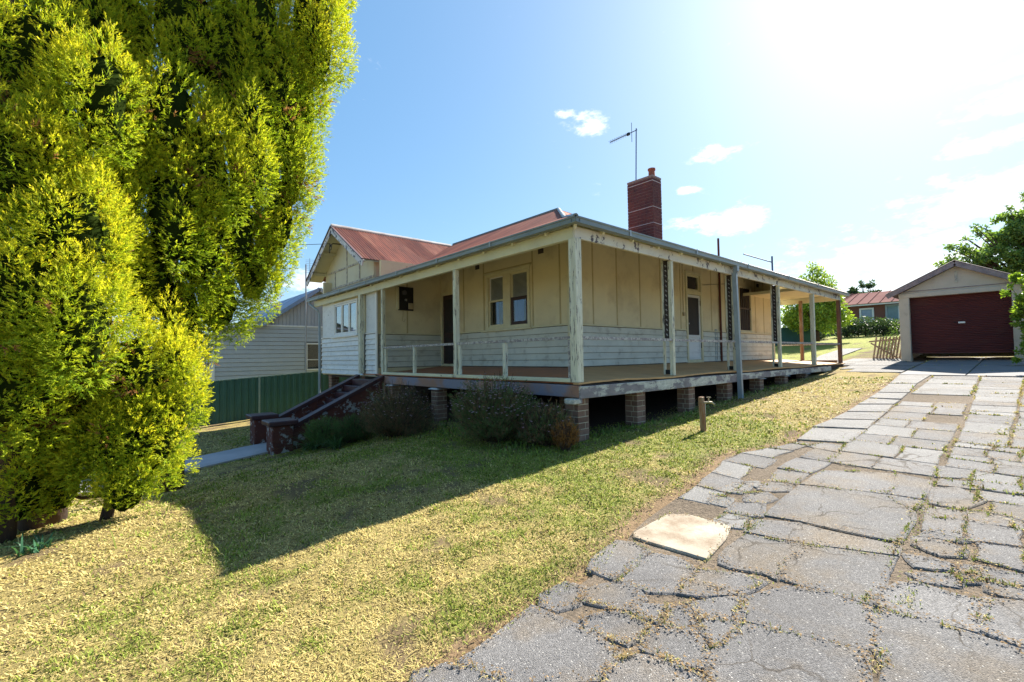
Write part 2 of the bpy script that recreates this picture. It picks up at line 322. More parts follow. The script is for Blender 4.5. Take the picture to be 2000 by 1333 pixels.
ii = (np.arange(nx-1)[:, None]*ny + np.arange(ny-1)[None, :]).ravel()
F = np.stack([ii, ii+ny, ii+ny+1, ii+1], 1)
def ground_mat():
    m = bpy.data.materials.new('dry lawn and soil'); m.use_nodes = True; t = m.node_tree; b = t.nodes['Principled BSDF']; n = t.nodes.new; l = t.links.new
    b.inputs['Roughness'].default_value = .95; b.inputs['Specular IOR Level'].default_value = .1
    at = n('ShaderNodeVertexColor'); at.layer_name = 'Col'; g = n('ShaderNodeNewGeometry')
    def noise(s, d=6):
        a = n('ShaderNodeTexNoise'); a.inputs['Scale'].default_value = s; a.inputs['Detail'].default_value = d; a.inputs['Roughness'].default_value = .7; l(g.outputs['Position'], a.inputs['Vector']); return a.outputs['Fac']
    mr = n('ShaderNodeMapRange'); mr.inputs['From Min'].default_value = .3; mr.inputs['From Max'].default_value = .7; mr.inputs['To Min'].default_value = .55; mr.inputs['To Max'].default_value = 1.4
    l(noise(38), mr.inputs['Value']); hv = n('ShaderNodeHueSaturation'); l(mr.outputs[0], hv.inputs['Value']); l(at.outputs[0], hv.inputs['Color']); l(hv.outputs[0], b.inputs['Base Color'])
    bp = n('ShaderNodeBump'); bp.inputs['Strength'].default_value = .9; bp.inputs['Distance'].default_value = .03; l(noise(30), bp.inputs['Height']); l(bp.outputs[0], b.inputs['Normal'])
    return m
def lawn_fields(x, y):
    """greenness and bareness of the lawn"""
    far = np.hypot(x-CAM.x, y-CAM.y)
    gr = fbm(x, y, .9, 5)*.40 + fbm(x, y, 4, 8)*.34 + fbm(x, y, 13, 9)*.26
    bias = .19*sm((x+5.0)/3.4)*sm((2.6-x)/2.5+.55)*(1-.5*sm((y+.5)/2)) - .115      # greener towards the drive and the tap, dry by the tree
    gr = gr + bias
    bare = sm((edge_y(x)+.38-y)/.5)*(fbm(x, y, 3, 2)*1.3) + sm((fbm(x, y, 2.3, 21)-.62)/.1)*.75
    return gr, np.clip(bare, 0, 1)
gr, bare = lawn_fields(V[:, 0], V[:, 1])
straw = np.array((.28, .22, .085)); green = np.array((.20, .21, .05)); soil = np.array((.13, .09, .06))
gf = sm((gr-.40)/.22)[:, None]; colr = straw*(1-gf)+green*gf
backy = sm((V[:, 0]-15)/3)[:, None]; colr = colr*(1-backy)+(np.array((.235, .25, .055))*(.8+.4*fbm(V[:, 0], V[:, 1], .5, 2)[:, None]))*backy
colr = colr*(1-bare[:, None])+soil*bare[:, None]
off_lawn = (~lawn).ravel() & (V[:, 0] < 19) & (V[:, 0] > -14) & (V[:, 1] > -9)
colr[off_lawn] = np.array((.21, .145, .085))*(.75+.5*fbm(V[off_lawn, 0], V[off_lawn, 1], 8, 4)[:, None])
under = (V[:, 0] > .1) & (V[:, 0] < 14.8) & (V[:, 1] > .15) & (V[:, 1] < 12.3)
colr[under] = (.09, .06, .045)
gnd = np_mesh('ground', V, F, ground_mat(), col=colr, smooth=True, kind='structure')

# traced in plan: the slabs of the drive, and the plumes of the conifer (x, y, z, radius, half height)
SLABS = [
 [(-3.75,-2.84),(-3.73,-3.02),(-3.71,-3.24),(-3.72,-3.43),(-3.76,-3.49),(-3.96,-3.52),(-4.27,-3.2),(-4.32,-3.03),(-4.35,-2.92),(-4.15,-2.91),(-3.92,-2.88)],
 [(-4.41,-2.9),(-4.34,-3.03),(-4.29,-3.2),(-4.39,-3.26),(-4.67,-2.97),(-4.55,-2.83)],
 [(-3.6,-2.79),(-3.4,-2.8),(-3.36,-2.92),(-3.46,-2.99),(-3.53,-3.02),(-3.67,-2.98),(-3.69,-2.87)],
 [(-3.13,-2.79),(-2.99,-2.72),(-2.65,-2.67),(-2.58,-2.81),(-2.63,-2.96),(-2.91,-2.98),(-3.14,-3.0),(-3.14,-2.91)],
 [(-3.37,-2.96),(-3.2,-3.04),(-3.16,-3.2),(-3.22,-3.29),(-3.38,-3.27),(-3.44,-3.13),(-3.49,-3.02)],
 [(-3.15,-3.04),(-2.97,-3.03),(-2.65,-3.01),(-2.59,-3.17),(-2.64,-3.32),(-2.83,-3.36),(-2.98,-3.41),(-3.11,-3.27),(-3.12,-3.17)],
 [(-2.43,-2.69),(-1.92,-2.7),(-1.8,-2.84),(-1.82,-3.22),(-2.09,-3.29),(-2.48,-3.34),(-2.51,-3.16),(-2.52,-2.92),(-2.51,-2.75)],
 [(-3.61,-3.15),(-3.49,-3.21),(-3.42,-3.28),(-3.42,-3.46),(-3.52,-3.49),(-3.64,-3.45),(-3.67,-3.31),(-3.69,-3.18)],
 [(-3.36,-3.31),(-3.27,-3.33),(-3.18,-3.43),(-3.25,-3.47),(-3.36,-3.46),(-3.38,-3.39)],
 [(-3.62,-3.55),(-3.53,-3.51),(-3.41,-3.53),(-3.32,-3.69),(-3.41,-3.78),(-3.52,-3.84),(-3.56,-3.79),(-3.59,-3.66)],
 [(-3.27,-3.49),(-3.16,-3.47),(-3.11,-3.53),(-3.23,-3.63),(-3.3,-3.67),(-3.34,-3.57),(-3.36,-3.51)],
 [(-2.64,-3.36),(-2.59,-3.47),(-2.53,-3.58),(-2.51,-3.75),(-2.65,-3.72),(-2.77,-3.68),(-2.78,-3.55),(-2.82,-3.4)],
 [(-2.86,-3.4),(-2.81,-3.55),(-2.82,-3.65),(-2.94,-3.53),(-3.0,-3.43)],
 [(-3.07,-3.52),(-2.85,-3.67),(-2.8,-3.72),(-3.02,-3.81),(-3.06,-3.76),(-3.13,-3.63)],
 [(-3.16,-3.64),(-3.12,-3.71),(-3.06,-3.83),(-3.17,-3.83),(-3.33,-3.82),(-3.35,-3.81),(-3.28,-3.72),(-3.19,-3.64)],
 [(-2.81,-3.73),(-2.5,-3.88),(-2.45,-3.95),(-2.43,-4.08),(-2.42,-4.28),(-2.63,-4.33),(-2.84,-4.36),(-2.97,-3.99),(-3.01,-3.84)],
 [(-3.06,-3.85),(-3.0,-3.99),(-2.87,-4.36),(-2.97,-4.37),(-3.15,-4.41),(-3.31,-4.44),(-3.81,-3.93),(-3.59,-3.89),(-3.37,-3.83)],
 [(-3.69,-3.54),(-3.62,-3.68),(-3.6,-3.79),(-3.58,-3.89),(-3.71,-3.96),(-4.09,-3.57),(-3.92,-3.53),(-3.75,-3.51)],
 [(-1.89,-3.37),(-1.83,-3.61),(-1.78,-3.77),(-2.25,-3.75),(-2.43,-3.78),(-2.4,-3.69),(-2.47,-3.52),(-2.46,-3.44),(-2.34,-3.39)],
 [(-1.78,-3.79),(-1.61,-4.27),(-1.99,-4.27),(-2.26,-4.28),(-2.37,-4.27),(-2.38,-4.06),(-2.4,-3.93),(-2.4,-3.83),(-2.24,-3.77)],
 [(-1.54,-3.31),(-1.39,-3.61),(-1.42,-3.79),(-1.37,-4.24),(-1.56,-4.25),(-1.65,-4.01),(-1.73,-3.77),(-1.78,-3.6),(-1.82,-3.36),(-1.69,-3.32)],
 [(-1.37,-3.34),(-0.37,-3.3),(-0.26,-3.61),(-0.21,-3.96),(-0.54,-4.21),(-0.75,-4.23),(-1.28,-4.24),(-1.3,-4.22),(-1.32,-3.9),(-1.32,-3.61)],
 [(-2.14,-4.32),(-1.98,-4.36),(-1.92,-4.42),(-1.94,-4.61),(-1.91,-4.71),(-2.11,-4.71),(-2.3,-4.71),(-2.31,-4.64),(-2.35,-4.35),(-2.35,-4.32)],
 [(-2.45,-4.33),(-2.39,-4.36),(-2.36,-4.64),(-2.37,-4.83),(-2.36,-4.98),(-2.85,-5.02),(-3.38,-4.48),(-2.92,-4.45),(-2.81,-4.39)],
 [(-1.89,-4.73),(-1.8,-4.88),(-1.74,-5.05),(-2.26,-5.03),(-2.31,-4.86),(-2.27,-4.74),(-2.09,-4.74)],
 [(-1.51,-4.31),(-1.48,-4.44),(-1.49,-4.56),(-1.58,-4.55),(-1.67,-4.39)],
 [(-1.8,-4.37),(-1.64,-4.58),(-1.72,-4.61),(-1.81,-4.59),(-1.86,-4.45)],
 [(-1.14,-4.31),(-1.1,-4.44),(-1.17,-4.58),(-1.3,-4.58),(-1.37,-4.47),(-1.29,-4.33)],
 [(-1.47,-4.57),(-1.42,-4.66),(-1.52,-4.66),(-1.58,-4.62),(-1.56,-4.58)],
 [(-1.41,-4.68),(-1.41,-4.79),(-1.39,-4.92),(-1.51,-4.92),(-1.57,-4.81),(-1.57,-4.7)],
 [(-1.63,-4.72),(-1.61,-4.81),(-1.6,-4.92),(-1.71,-4.92),(-1.77,-4.77),(-1.76,-4.73)],
 [(-1.64,-4.61),(-1.58,-4.67),(-1.66,-4.68),(-1.72,-4.64)],
 [(-1.5,-3.05),(-1.26,-3.04),(-1.12,-3.23),(-1.42,-3.31),(-1.49,-3.23)],
 [(-1.14,-3.06),(-0.91,-2.99),(-0.77,-3.13),(-0.9,-3.25),(-1.08,-3.21)],
 [(-0.72,-3.03),(-0.44,-3.03),(-0.39,-3.22),(-0.61,-3.25),(-0.73,-3.11)],
 [(-0.38,-3.02),(0.07,-2.94),(0.1,-3.23),(-0.32,-3.22)],
 [(0.18,-2.92),(0.69,-2.94),(0.68,-3.28),(0.14,-3.23)],
 [(0.81,-2.96),(1.32,-2.96),(1.2,-3.26),(0.75,-3.29)],
 [(-1.79,-3.06),(-1.56,-3.07),(-1.54,-3.27),(-1.77,-3.3),(-1.82,-3.18)],
 [(1.44,-2.83),(1.7,-2.96),(1.66,-3.21),(1.28,-3.24),(1.38,-2.96)],
 [(-1.01,-2.75),(-0.7,-2.78),(-0.67,-2.94),(-0.94,-2.95)],
 [(-0.6,-2.82),(-0.49,-2.92),(-0.53,-3.0),(-0.67,-2.98)],
 [(-1.37,-2.81),(-1.14,-2.77),(-1.14,-2.94),(-1.38,-2.99)],
 [(1.72,-2.62),(2.68,-2.54),(2.89,-3.2),(1.89,-3.22)],
 [(2.77,-2.52),(3.51,-2.57),(3.74,-3.16),(2.98,-3.19)],
 [(3.6,-2.57),(4.4,-2.58),(4.62,-3.13),(3.81,-3.15)],
 [(4.49,-2.58),(5.36,-2.55),(5.62,-3.06),(4.71,-3.13)],
 [(5.45,-2.54),(6.3,-2.53),(6.3,-3.06),(5.71,-3.06)],
 [(6.42,-2.52),(7.31,-2.49),(7.44,-3.01),(6.46,-3.05)],
 [(7.42,-2.49),(9.15,-2.39),(9.32,-2.9),(7.58,-3.01)],
 [(9.29,-2.38),(11.55,-2.22),(11.55,-2.89),(9.46,-2.89)],
 [(-0.29,-3.3),(0.31,-3.33),(0.48,-3.58),(0.61,-3.89),(0.02,-3.96),(-0.14,-3.94),(-0.21,-3.6)],
 [(0.62,-3.91),(0.54,-4.2),(-0.1,-4.22),(-0.12,-3.97),(0.1,-3.99)],
 [(-0.19,-3.98),(-0.2,-4.22),(-0.46,-4.21),(-0.4,-4.11)],
 [(0.31,-4.25),(0.42,-4.42),(0.16,-4.6),(-0.22,-4.49),(-0.2,-4.29)],
 [(-0.33,-4.25),(-0.29,-4.46),(-0.52,-4.51),(-0.6,-4.36)],
 [(-0.24,-4.53),(-0.18,-4.68),(-0.23,-4.85),(-0.42,-4.85),(-0.52,-4.61),(-0.48,-4.53)],
 [(-0.92,-4.37),(-0.84,-4.54),(-0.95,-4.62),(-1.03,-4.53),(-1.09,-4.34)],
 [(0.79,-4.47),(0.81,-4.73),(0.76,-4.88),(0.54,-4.88),(0.52,-4.59),(0.56,-4.49)],
 [(1.19,-4.18),(1.3,-4.42),(1.14,-4.59),(0.88,-4.46),(0.73,-4.22)],
]
LOBES = [(-6.39,1.91,3.62,0.44,0.8),(-6.07,2.52,4.44,0.58,0.97),(-5.59,2.63,4.52,0.51,0.98),(-5.01,2.51,4.92,0.6,1.16),(-6.46,1.63,2.37,0.52,0.75),(-6.13,1.6,2.6,0.36,0.68),(-6.0,1.39,1.68,0.42,0.71),(-6.32,1.42,1.19,0.51,0.73),(-5.95,1.25,0.79,0.37,0.65),(-6.46,1.59,0.2,0.47,0.54),(-5.59,2.17,2.95,0.48,0.91),(-5.2,2.08,3.35,0.49,1.01),(-5.2,1.99,2.24,0.4,0.81),(-5.37,2.44,1.53,0.45,0.77),(-4.81,2.15,2.96,0.46,0.93),(-4.84,2.35,1.98,0.44,0.74),(-4.53,2.5,4.69,0.5,1.29),(-4.14,2.52,5.33,0.52,1.2),(-4.32,2.24,3.33,0.43,1.06),(-3.87,2.47,4.32,0.46,1.37),(-4.4,2.48,2.36,0.41,0.79),(-3.35,2.48,5.67,0.55,1.37),(-3.46,2.62,4.53,0.35,1.05),(-3.62,2.55,3.47,0.33,0.94),(-3.8,2.61,2.65,0.35,0.77),(-4.13,2.81,1.78,0.41,0.61),(-4.54,2.92,1.3,0.42,0.56),(-3.94,2.75,2.11,0.28,0.5),(-5.03,2.57,1.03,0.41,0.67),(-5.19,1.94,0.36,0.34,0.61),(-5.49,1.8,0.25,0.4,0.63),(-5.15,1.79,-0.12,0.26,0.48),(-5.35,1.71,-0.45,0.33,0.52),(-5.66,1.72,-0.52,0.34,0.5),(-5.59,1.61,-0.98,0.21,0.27),(-5.88,2.16,-0.09,0.4,0.63),(-6.36,2.19,-0.32,0.52,0.54),(-6.21,2.35,-0.87,0.44,0.51),(-6.49,2.07,-0.87,0.41,0.47),(-6.93,2.29,2.62,0.68,1.56),(-6.99,2.43,0.51,0.68,1.56),(-5.82,1.56,3.24,0.38,0.71),(-5.75,1.81,2.03,0.3,0.68),(-7.04,3.37,4.7,0.79,1.52),(-6.37,3.51,6.1,0.88,1.21),(-5.32,3.1,6.66,0.94,1.29),(-4.2,2.89,7.28,0.89,1.41),(-3.1,2.71,7.58,0.81,1.27),(-2.91,3.01,9.02,0.93,1.16),(-5.89,4.04,8.59,1.32,1.52),(-4.51,3.6,9.34,1.29,1.65)]

# ------------------------------------------------------------------ the weatherboard house
FW, RW = 2.25, 2.10            # wall planes behind the front and the right verandah
EAVE, VD = -.26, 2.51
def hz(s): return 2.62 + (.41*s if s < VD else .41*VD + .53*(s-VD))
house = thing('weatherboard_house', (0, 0, 0), 'old cream weatherboard house on brick piers with peeling verandah posts and red iron roof', 'house')

def cells(lo, hi, z0, z1, holes):
    us = sorted({lo, hi, *[h[0] for h in holes], *[h[1] for h in holes]}); zs = sorted({z0, z1, *[h[2] for h in holes], *[h[3] for h in holes]})
    us = [a for a in us if lo <= a <= hi]; zs = [a for a in zs if z0 <= a <= z1]
    for a, b in zip(us, us[1:]):
        for c, d in zip(zs, zs[1:]):
            if not any(h[0] <= a+1e-4 and b-1e-4 <= h[1] and h[2] <= c+1e-4 and d-1e-4 <= h[3] for h in holes): yield a, b, c, d
def wall(name, axis_, at, lo, hi, z0, z1, holes, th, mat, parent):
    """a wall with real openings; axis_ 0: plane x=at, 1: plane y=at; th goes inwards (+)"""
    m = MB()
    for a, b, c, d in cells(lo, hi, z0, z1, holes):
        m.box(at, at+th, a, b, c, d) if axis_ == 0 else m.box(a, b, at, at+th, c, d)
    return m.build(name, mat, parent)
def bx(name, mat, parent, *a, bevel=0): return MB().box(*a).build(name, mat, parent, bevel=bevel)
FLOORW = .17; DADO = 1.145
win_f = (3.52, 5.10, 1.22, 2.62); door_f = (6.75, 7.50, FLOORW, 2.38)
wall('front_wall', 0, FW, RW, 7.55, -.1, 3.6, [win_f, door_f], .12, m_sheet, house)
door_r = (7.50, 8.38, FLOORW, 2.90); win_r = (11.25, 12.17, 1.24, 2.78)
wall('side_wall', 1, RW, FW+.12, 14.3, -.1, 3.6, [door_r, win_r], .12, m_sheet, house)
wall('end_wall', 0, 14.18, RW+.12, 12, -.1, 3.6, [], .12, m_sheet, house)
wall('left_wall', 1, 11.9, .12, 14.18, -.1, 3.2, [], .12, m_sheet, house)
wall('inner_wall', 1, 7.55, .22, FW+.12, -.1, 3.3, [], .10, m_sheet, house)
# enclosed room at the left: front flush with the posts
rw = (8.95, 10.78, 1.25, 2.27)
wall('room_wall', 0, .1, 7.55, 12, -.08, 2.56, [rw], .12, m_sheet, house)
# a dark floor between the rooms so that no daylight leaks in from below
bx('inner_floor', m_darkwood, house, FW+.12, 14.18, RW+.12, 11.9, -.16, -.1)
bx('room_floor', m_darkwood, house, .22, FW+.12, 7.65, 11.9, -.16, -.1)

# weatherboards: tapered boards, one by one
def board_mesh(L, h, t=.042):
    me = bpy.data.meshes.new('weatherboard')
    y = lambda z: -t*(1-z/h)-.004
    vs = [(a, b, z) for a in (0, L) for (b, z) in ((0, 0), (-t, .0), (-t, .012), (-.014, h-.010), (-.010, h-.008), (0, h-.008))]
    n = 6; fs = [tuple(range(n)), tuple(reversed(range(n, 2*n)))] + [(i, i+n, (i+1) % n+n, (i+1) % n) for i in range(n)]
    me.from_pydata(vs, [], fs); return me
def boards(segs, z0, n, h, mat, place):
    for (a, b) in segs:
        me = board_mesh(b-a, h); me.materials.append(mat)
        for k in range(n):
            o = bpy.data.objects.new('weatherboard', me); COL.objects.link(o); o.parent = house
            place(o, a, b, z0+k*h)
def pl_right(y):
    def p(o, a, b, z): o.location = (a, y, z)
    return p
def pl_front(x):
    def p(o, a, b, z): o.location = (x, b, z); o.rotation_euler = (0, 0, -math.pi/2)
    return p
BH = .158
bx('joint_shade', m_joint_shade, house, FW, 7.42, RW-.008, RW-.001, FLOORW, DADO); bx('joint_shade', m_joint_shade, house, 8.46, 14.2, RW-.008, RW-.001, FLOORW, DADO)  # dark strips behind the board joints paint in their shadow lines
bx('joint_shade', m_joint_shade, house, FW-.008, FW-.001, RW, 6.67, FLOORW, DADO); bx('joint_shade', m_joint_shade, house, .12, FW-.01, 7.542, 7.549, FLOORW, DADO)
bx('joint_shade', m_joint_shade, house, .092, .099, 7.56, 12.0, -.05, 1.17)
boards([(FW, 7.42), (8.46, 14.22)], FLOORW+.02, 6, BH, m_board, pl_right(RW))
boards([(RW, 6.67)], FLOORW+.02, 6, BH, m_board, pl_front(FW))
boards([(.16, FW)], FLOORW+.02, 6, BH, m_board, pl_right(7.55))
boards([(7.62, 8.3), (8.42, 12.0)], -.05, 8, .152, m_board_w, pl_front(.1))
# dado caps
bx('dado_rail', m_trim, house, FW-.035, 7.42, RW-.045, RW, DADO, DADO+.035, bevel=.004)
bx('dado_rail', m_trim, house, 8.46, 14.25, RW-.045, RW, DADO, DADO+.035, bevel=.004)
bx('dado_rail', m_trim, house, FW-.045, FW, RW-.045, 6.67, DADO, DADO+.035, bevel=.004)
bx('dado_rail', m_trim, house, .16, FW, 7.55-.045, 7.55, DADO, DADO+.035, bevel=.004)
bx('dado_rail', m_white, house, .05, .1, 7.55, 12.02, 1.172, 1.21, bevel=.004)
bx('corner_trim', m_trim, house, FW-.04, FW+.06, RW-.04, RW, FLOORW, 3.45)
bx('corner_trim', m_trim, house, FW-.04, FW, RW, RW+.07, FLOORW, 3.45)
bx('corner_trim', m_trim, house, 14.22, 14.32, RW-.05, RW+.1, FLOORW, 3.3)
bx('corner_trim', m_white, house, .06, .1, 7.52, 7.62, 0, 2.5)
# cover battens between the sheets
bat = bpy.data.meshes.new('batten'); mb = MB().box(-.022, .022, -.014, 0, 0, 1)
bat.from_pydata(mb.v, [], mb.f); bat.materials.append(m_batten)
def batten(x, y, z0, z1, rot):
    o = bpy.data.objects.new('batten', bat); COL.objects.link(o); o.parent = house; o.location = (x, y, z0); o.scale = (1, 1, z1-z0); o.rotation_euler = (0, 0, rot)
for x in (3.05, 4.0, 5.03, 6.04, 7.14, 9.1, 10.1, 12.62, 13.4): batten(x, RW, DADO+.036, 3.5, 0)
for x in (7.95, 11.7): batten(x, RW, 3.0, 3.5, 0)
for y in (2.42, 3.34, 5.33, 6.30): batten(FW, y, DADO+.036, 3.5, -math.pi/2)
for x in (1.05,): batten(x, 7.55, DADO+.036, 3.2, 0)
bx('batten', m_batten, house, FW-.014, FW, 3.36, 5.31, 2.76, 2.80)
# sheet joints shown as slightly proud cladding sheets
xs = [FW+.03, 3.05, 4.0, 5.03, 6.04, 7.14, 7.42]
for a, b in zip(xs, xs[1:]): bx('cladding_sheet', m_sheet, house, a+.006, b-.006, RW-.006, RW, DADO+.036, 3.42)
for a, b in ((8.47, 9.1), (9.1, 10.1), (10.1, 11.14), (12.28, 13.4), (13.4, 14.2)): bx('cladding_sheet', m_sheet, house, a+.006, b-.006, RW-.006, RW, DADO+.036, 3.42)
for a, b in ((RW+.06, 3.34), (5.33, 6.30)): bx('cladding_sheet', m_sheet, house, FW-.006, FW, a+.006, b-.006, DADO+.036, 3.42)
for a, b in ((.2, 1.05), (1.05, 2.2)): bx('cladding_sheet', m_sheet, house, a+.006, b-.006, 7.544, 7.55, DADO+.036, 3.1)
for a, b in ((7.64, 8.30), (10.9, 11.98)): bx('cladding_sheet', m_board_w, house, .094, .1, a, b, 1.22, 2.5)
for (x, y, ax) in ((10.21, RW, 1), (12.89, RW, 1), (FW, 3.03, 0), (FW, 5.61, 0)):
    if ax: bx('wall_vent', m_darkwood, house, x-.09, x+.09, y-.02, y+.01, 2.93, 3.06)
    else: bx('wall_vent', m_darkwood, house, x-.02, x+.01, y-.09, y+.09, 2.95, 3.08)

# front double window
def frame(name, mat, parent, ax, at, u0, u1, z0, z1, w, d0, d1, bevel=.003):
    m = MB(); B = (lambda a, b, c, d: m.box(at-d0, at+d1, a, b, c, d)) if ax == 0 else (lambda a, b, c, d: m.box(a, b, at-d0, at+d1, c, d))
    B(u0, u0+w, z0, z1); B(u1-w, u1, z0, z1); B(u0+w, u1-w, z0, z0+w); B(u0+w, u1-w, z1-w, z1)
    return m.build(name, mat, parent, bevel=bevel)
wf = frame('window', m_trim, house, 0, FW, 3.44, 5.20, 1.18, 2.72, .085, .035, .06)
bx('mullion', m_trim, wf, FW-.03, FW+.06, 4.19, 4.47, 1.265, 2.635)
bx('sill', m_trim, wf, FW-.10, FW+.02, 3.36, 5.38, 1.13, 1.18, bevel=.005)
bx('head_moulding', m_trim, wf, FW-.06, FW, 3.40, 5.26, 2.72, 2.755, bevel=.004)
for i, (a, b) in enumerate(((4.47, 5.115), (3.525, 4.19))):
    frame('sash', m_white if i == 0 else m_trim, wf, 0, FW+.03, a, b, 1.95, 2.635, .04, .0, .03)
    frame('sash', m_trim if i == 0 else m_sashd, wf, 0, FW+.005, a, b, 1.265, 1.99, .05 if i == 0 else .085, .0, .03)
    bx('blind', m_blind, wf, FW+.052, FW+.056, a+.02, b-.02, 1.97, 2.63)
    bx('pane', m_glass, wf, FW+.045, FW+.049, a+.04, b-.04, 1.99, 2.595)
    bx('pane', m_glass, wf, FW+.018, FW+.022, a+.05, b-.05, 1.315, 1.94)
    m = MB(); c0, c1 = ((4.72, 4.83) if i == 0 else (3.72, 4.08)); n_ = 10
    vs = []; 
    for k in range(n_+1):
        yy = c0+(c1-c0)*k/n_; xx = FW+.045+.010*math.sin(k*1.9); vs += [(xx, yy, 1.27), (xx, yy+.02*(1-k/n_), 1.93)]
    m.add(vs, [(2*k, 2*k+2, 2*k+3, 2*k+1) for k in range(n_)]); m.build('curtain', m_bluecur, wf)
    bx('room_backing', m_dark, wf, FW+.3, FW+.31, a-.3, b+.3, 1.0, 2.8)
# front door
df = frame('door', m_trim, house, 0, FW, 6.68, 7.545, FLOORW, 2.47, .075, .035, .06)
bx('door_leaf', m_door, df, FW+.03, FW+.07, 6.755, 7.47, FLOORW+.075, 2.395)
for z0, z1 in ((.35, 1.05), (1.2, 2.25)): bx('door_panel', m_mesh, df, FW+.018, FW+.03, 6.85, 7.375, z0, z1, bevel=.008)
MB().tube([(FW-.02, 6.82, 1.13), (FW+.03, 6.82, 1.13)], .025, 10).build('handle', m_grey, df)
# right side screen door with transom
dr = frame('door', m_trim, house, 1, RW, 7.44, 8.44, FLOORW, 2.98, .085, .04, .06); dr['label'] = 'screen door with a small window above it'
bx('transom_bar', m_trim, dr, 7.525, 8.355, RW-.03, RW+.06, 2.27, 2.38)
frame('transom_light', m_trim, dr, 1, RW+.02, 7.53, 8.35, 2.385, 2.89, .06, .0, .03)
bx('pane', m_glass, dr, 7.59, 8.29, RW+.035, RW+.04, 2.44, 2.83)
bx('transom_grille', m_mesh, dr, 7.60, 8.10, RW+.012, RW+.02, 2.45, 2.80)
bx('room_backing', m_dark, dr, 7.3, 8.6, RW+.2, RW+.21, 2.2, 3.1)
m = MB(); m.box(7.535, 7.60, RW, RW+.04, FLOORW+.09, 2.26); m.box(8.28, 8.345, RW, RW+.04, FLOORW+.09, 2.26)
m.box(7.60, 8.28, RW, RW+.04, FLOORW+.09, FLOORW+.17); m.box(7.60, 8.28, RW, RW+.04, 2.18, 2.26); m.box(7.60, 8.28, RW, RW+.04, .93, 1.02)
dl = m.build('door_leaf', m_board_w, dr, bevel=.003)
bx('kick_panel', m_board_w, dr, 7.60, 8.28, RW+.015, RW+.03, FLOORW+.17, .93)
bx('fly_screen', m_mesh, dr, 7.60, 8.28, RW+.015, RW+.022, 1.02, 2.18)
for z in (.62, 1.95): bx('hinge', m_black, dr, 8.345, 8.37, RW-.015, RW, z, z+.16)
MB().tube([(7.565, RW-.05, 1.36), (7.565, RW, 1.36)], .022, 8).build('handle', m_grey, dr)
# right side dark screened window
wr = frame('window', m_trim, house, 1, RW, 11.17, 12.25, 1.2, 2.86, .06, .03, .06)
bx('fly_screen', m_mesh, wr, 11.23, 12.19, RW+.01, RW+.018, 1.26, 2.80)
for k in range(1, 6): bx('slat', m_sashd, wr, 11.23+.16*k-.012, 11.23+.16*k+.012, RW-.004, RW+.009, 1.26, 2.80)
bx('meeting_rail', m_sashd, wr, 11.24, 12.18, RW-.008, RW-.003, 2.02, 2.08)
bx('sill', m_trim, wr, 11.1, 12.32, RW-.08, RW, 1.15, 1.2, bevel=.004)
# triple window of the enclosed room
wt = frame('window', m_white, house, 0, .1, 8.90, 10.84, 1.2, 2.32, .06, .03, .05)
for i in range(3):
    a = 8.96 + i*.608; b = a+.595
    s = frame('sash', m_white, wt, 0, .085, a, b, 1.262, 2.255, .055, .005, .04)
    bx('pane', m_glass2, wt, .105, .109, a+.055, b-.055, 1.32, 2.20)
    m = MB(); n_ = 12; vs = []
    for k in range(n_+1):
        yy = a+.05+(b-a-.1)*k/n_; xx = .15+.012*math.sin(k*2.4); vs += [(xx, yy, 1.86+.03*math.sin(k*1.3)), (xx, yy, 2.22)]
    m.add(vs, [(2*k, 2*k+2, 2*k+3, 2*k+1) for k in range(n_)]); m.build('curtain', m_lace, wt)
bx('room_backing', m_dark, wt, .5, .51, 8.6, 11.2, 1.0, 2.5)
bx('sill', m_white, wt, .0, .1, 8.8, 10.95, 1.15, 1.198, bevel=.004)

# ---------------- deck
m = MB()
# floor sheets slope gently up to the walls; the edge of the tan sheet is ragged
def floor_strip(name, mat, pts_out, pts_in, th=.028):
    m = MB(); n = len(pts_out)
    top = [*pts_out, *pts_in]; vs = [p for p in top] + [(p[0], p[1], p[2]-th) for p in top]
    fs = []
    for i in range(n-1):
        fs += [(i, i+1, n+i+1, n+i), (2*n+i, 3*n+i, 3*n+i+1, 2*n+i+1), (i, 2*n+i, 2*n+i+1, i+1), (n+i, n+i+1, 3*n+i+1, 3*n+i)]
    fs += [(0, n, 3*n, 2*n), (n-1, 2*n-1+0, 4*n-1, 3*n-1)]
    m.add(vs, fs); return m.build(name, mat, house)
n_ = 90; xr_ = [-.10+15.0*k/n_ for k in range(n_+1)]
floor_strip('floor_covering', m_floor_t, [(x, -.12+.025*math.sin(x*2.1)+.03*random.random(), .004+.012*math.sin(x*1.7)+.008*random.random()) for x in xr_],
            [(max(x, .0) if x < 14.8 else x, RW+.02, FLOORW) if x > 2.2 else (x, max(.0, (x+.0)*RW/FW)+.0, max(.0, x/FW*FLOORW)+.002) for x in xr_])
ys_ = [.0+7.55*k/40 for k in range(41)]
floor_strip('floor_covering', m_floor_r, [(.02, y, .0) for y in ys_], [(min(FW+.02, max(y*FW/RW, .03)), y, min(FLOORW, max(.001, y/RW*FLOORW))) for y in ys_])
floor_strip('floor_covering', m_floor_r, [(.02, y, .0) for y in (7.45, 8.4)], [(.14, y, .01) for y in (7.45, 8.4)])
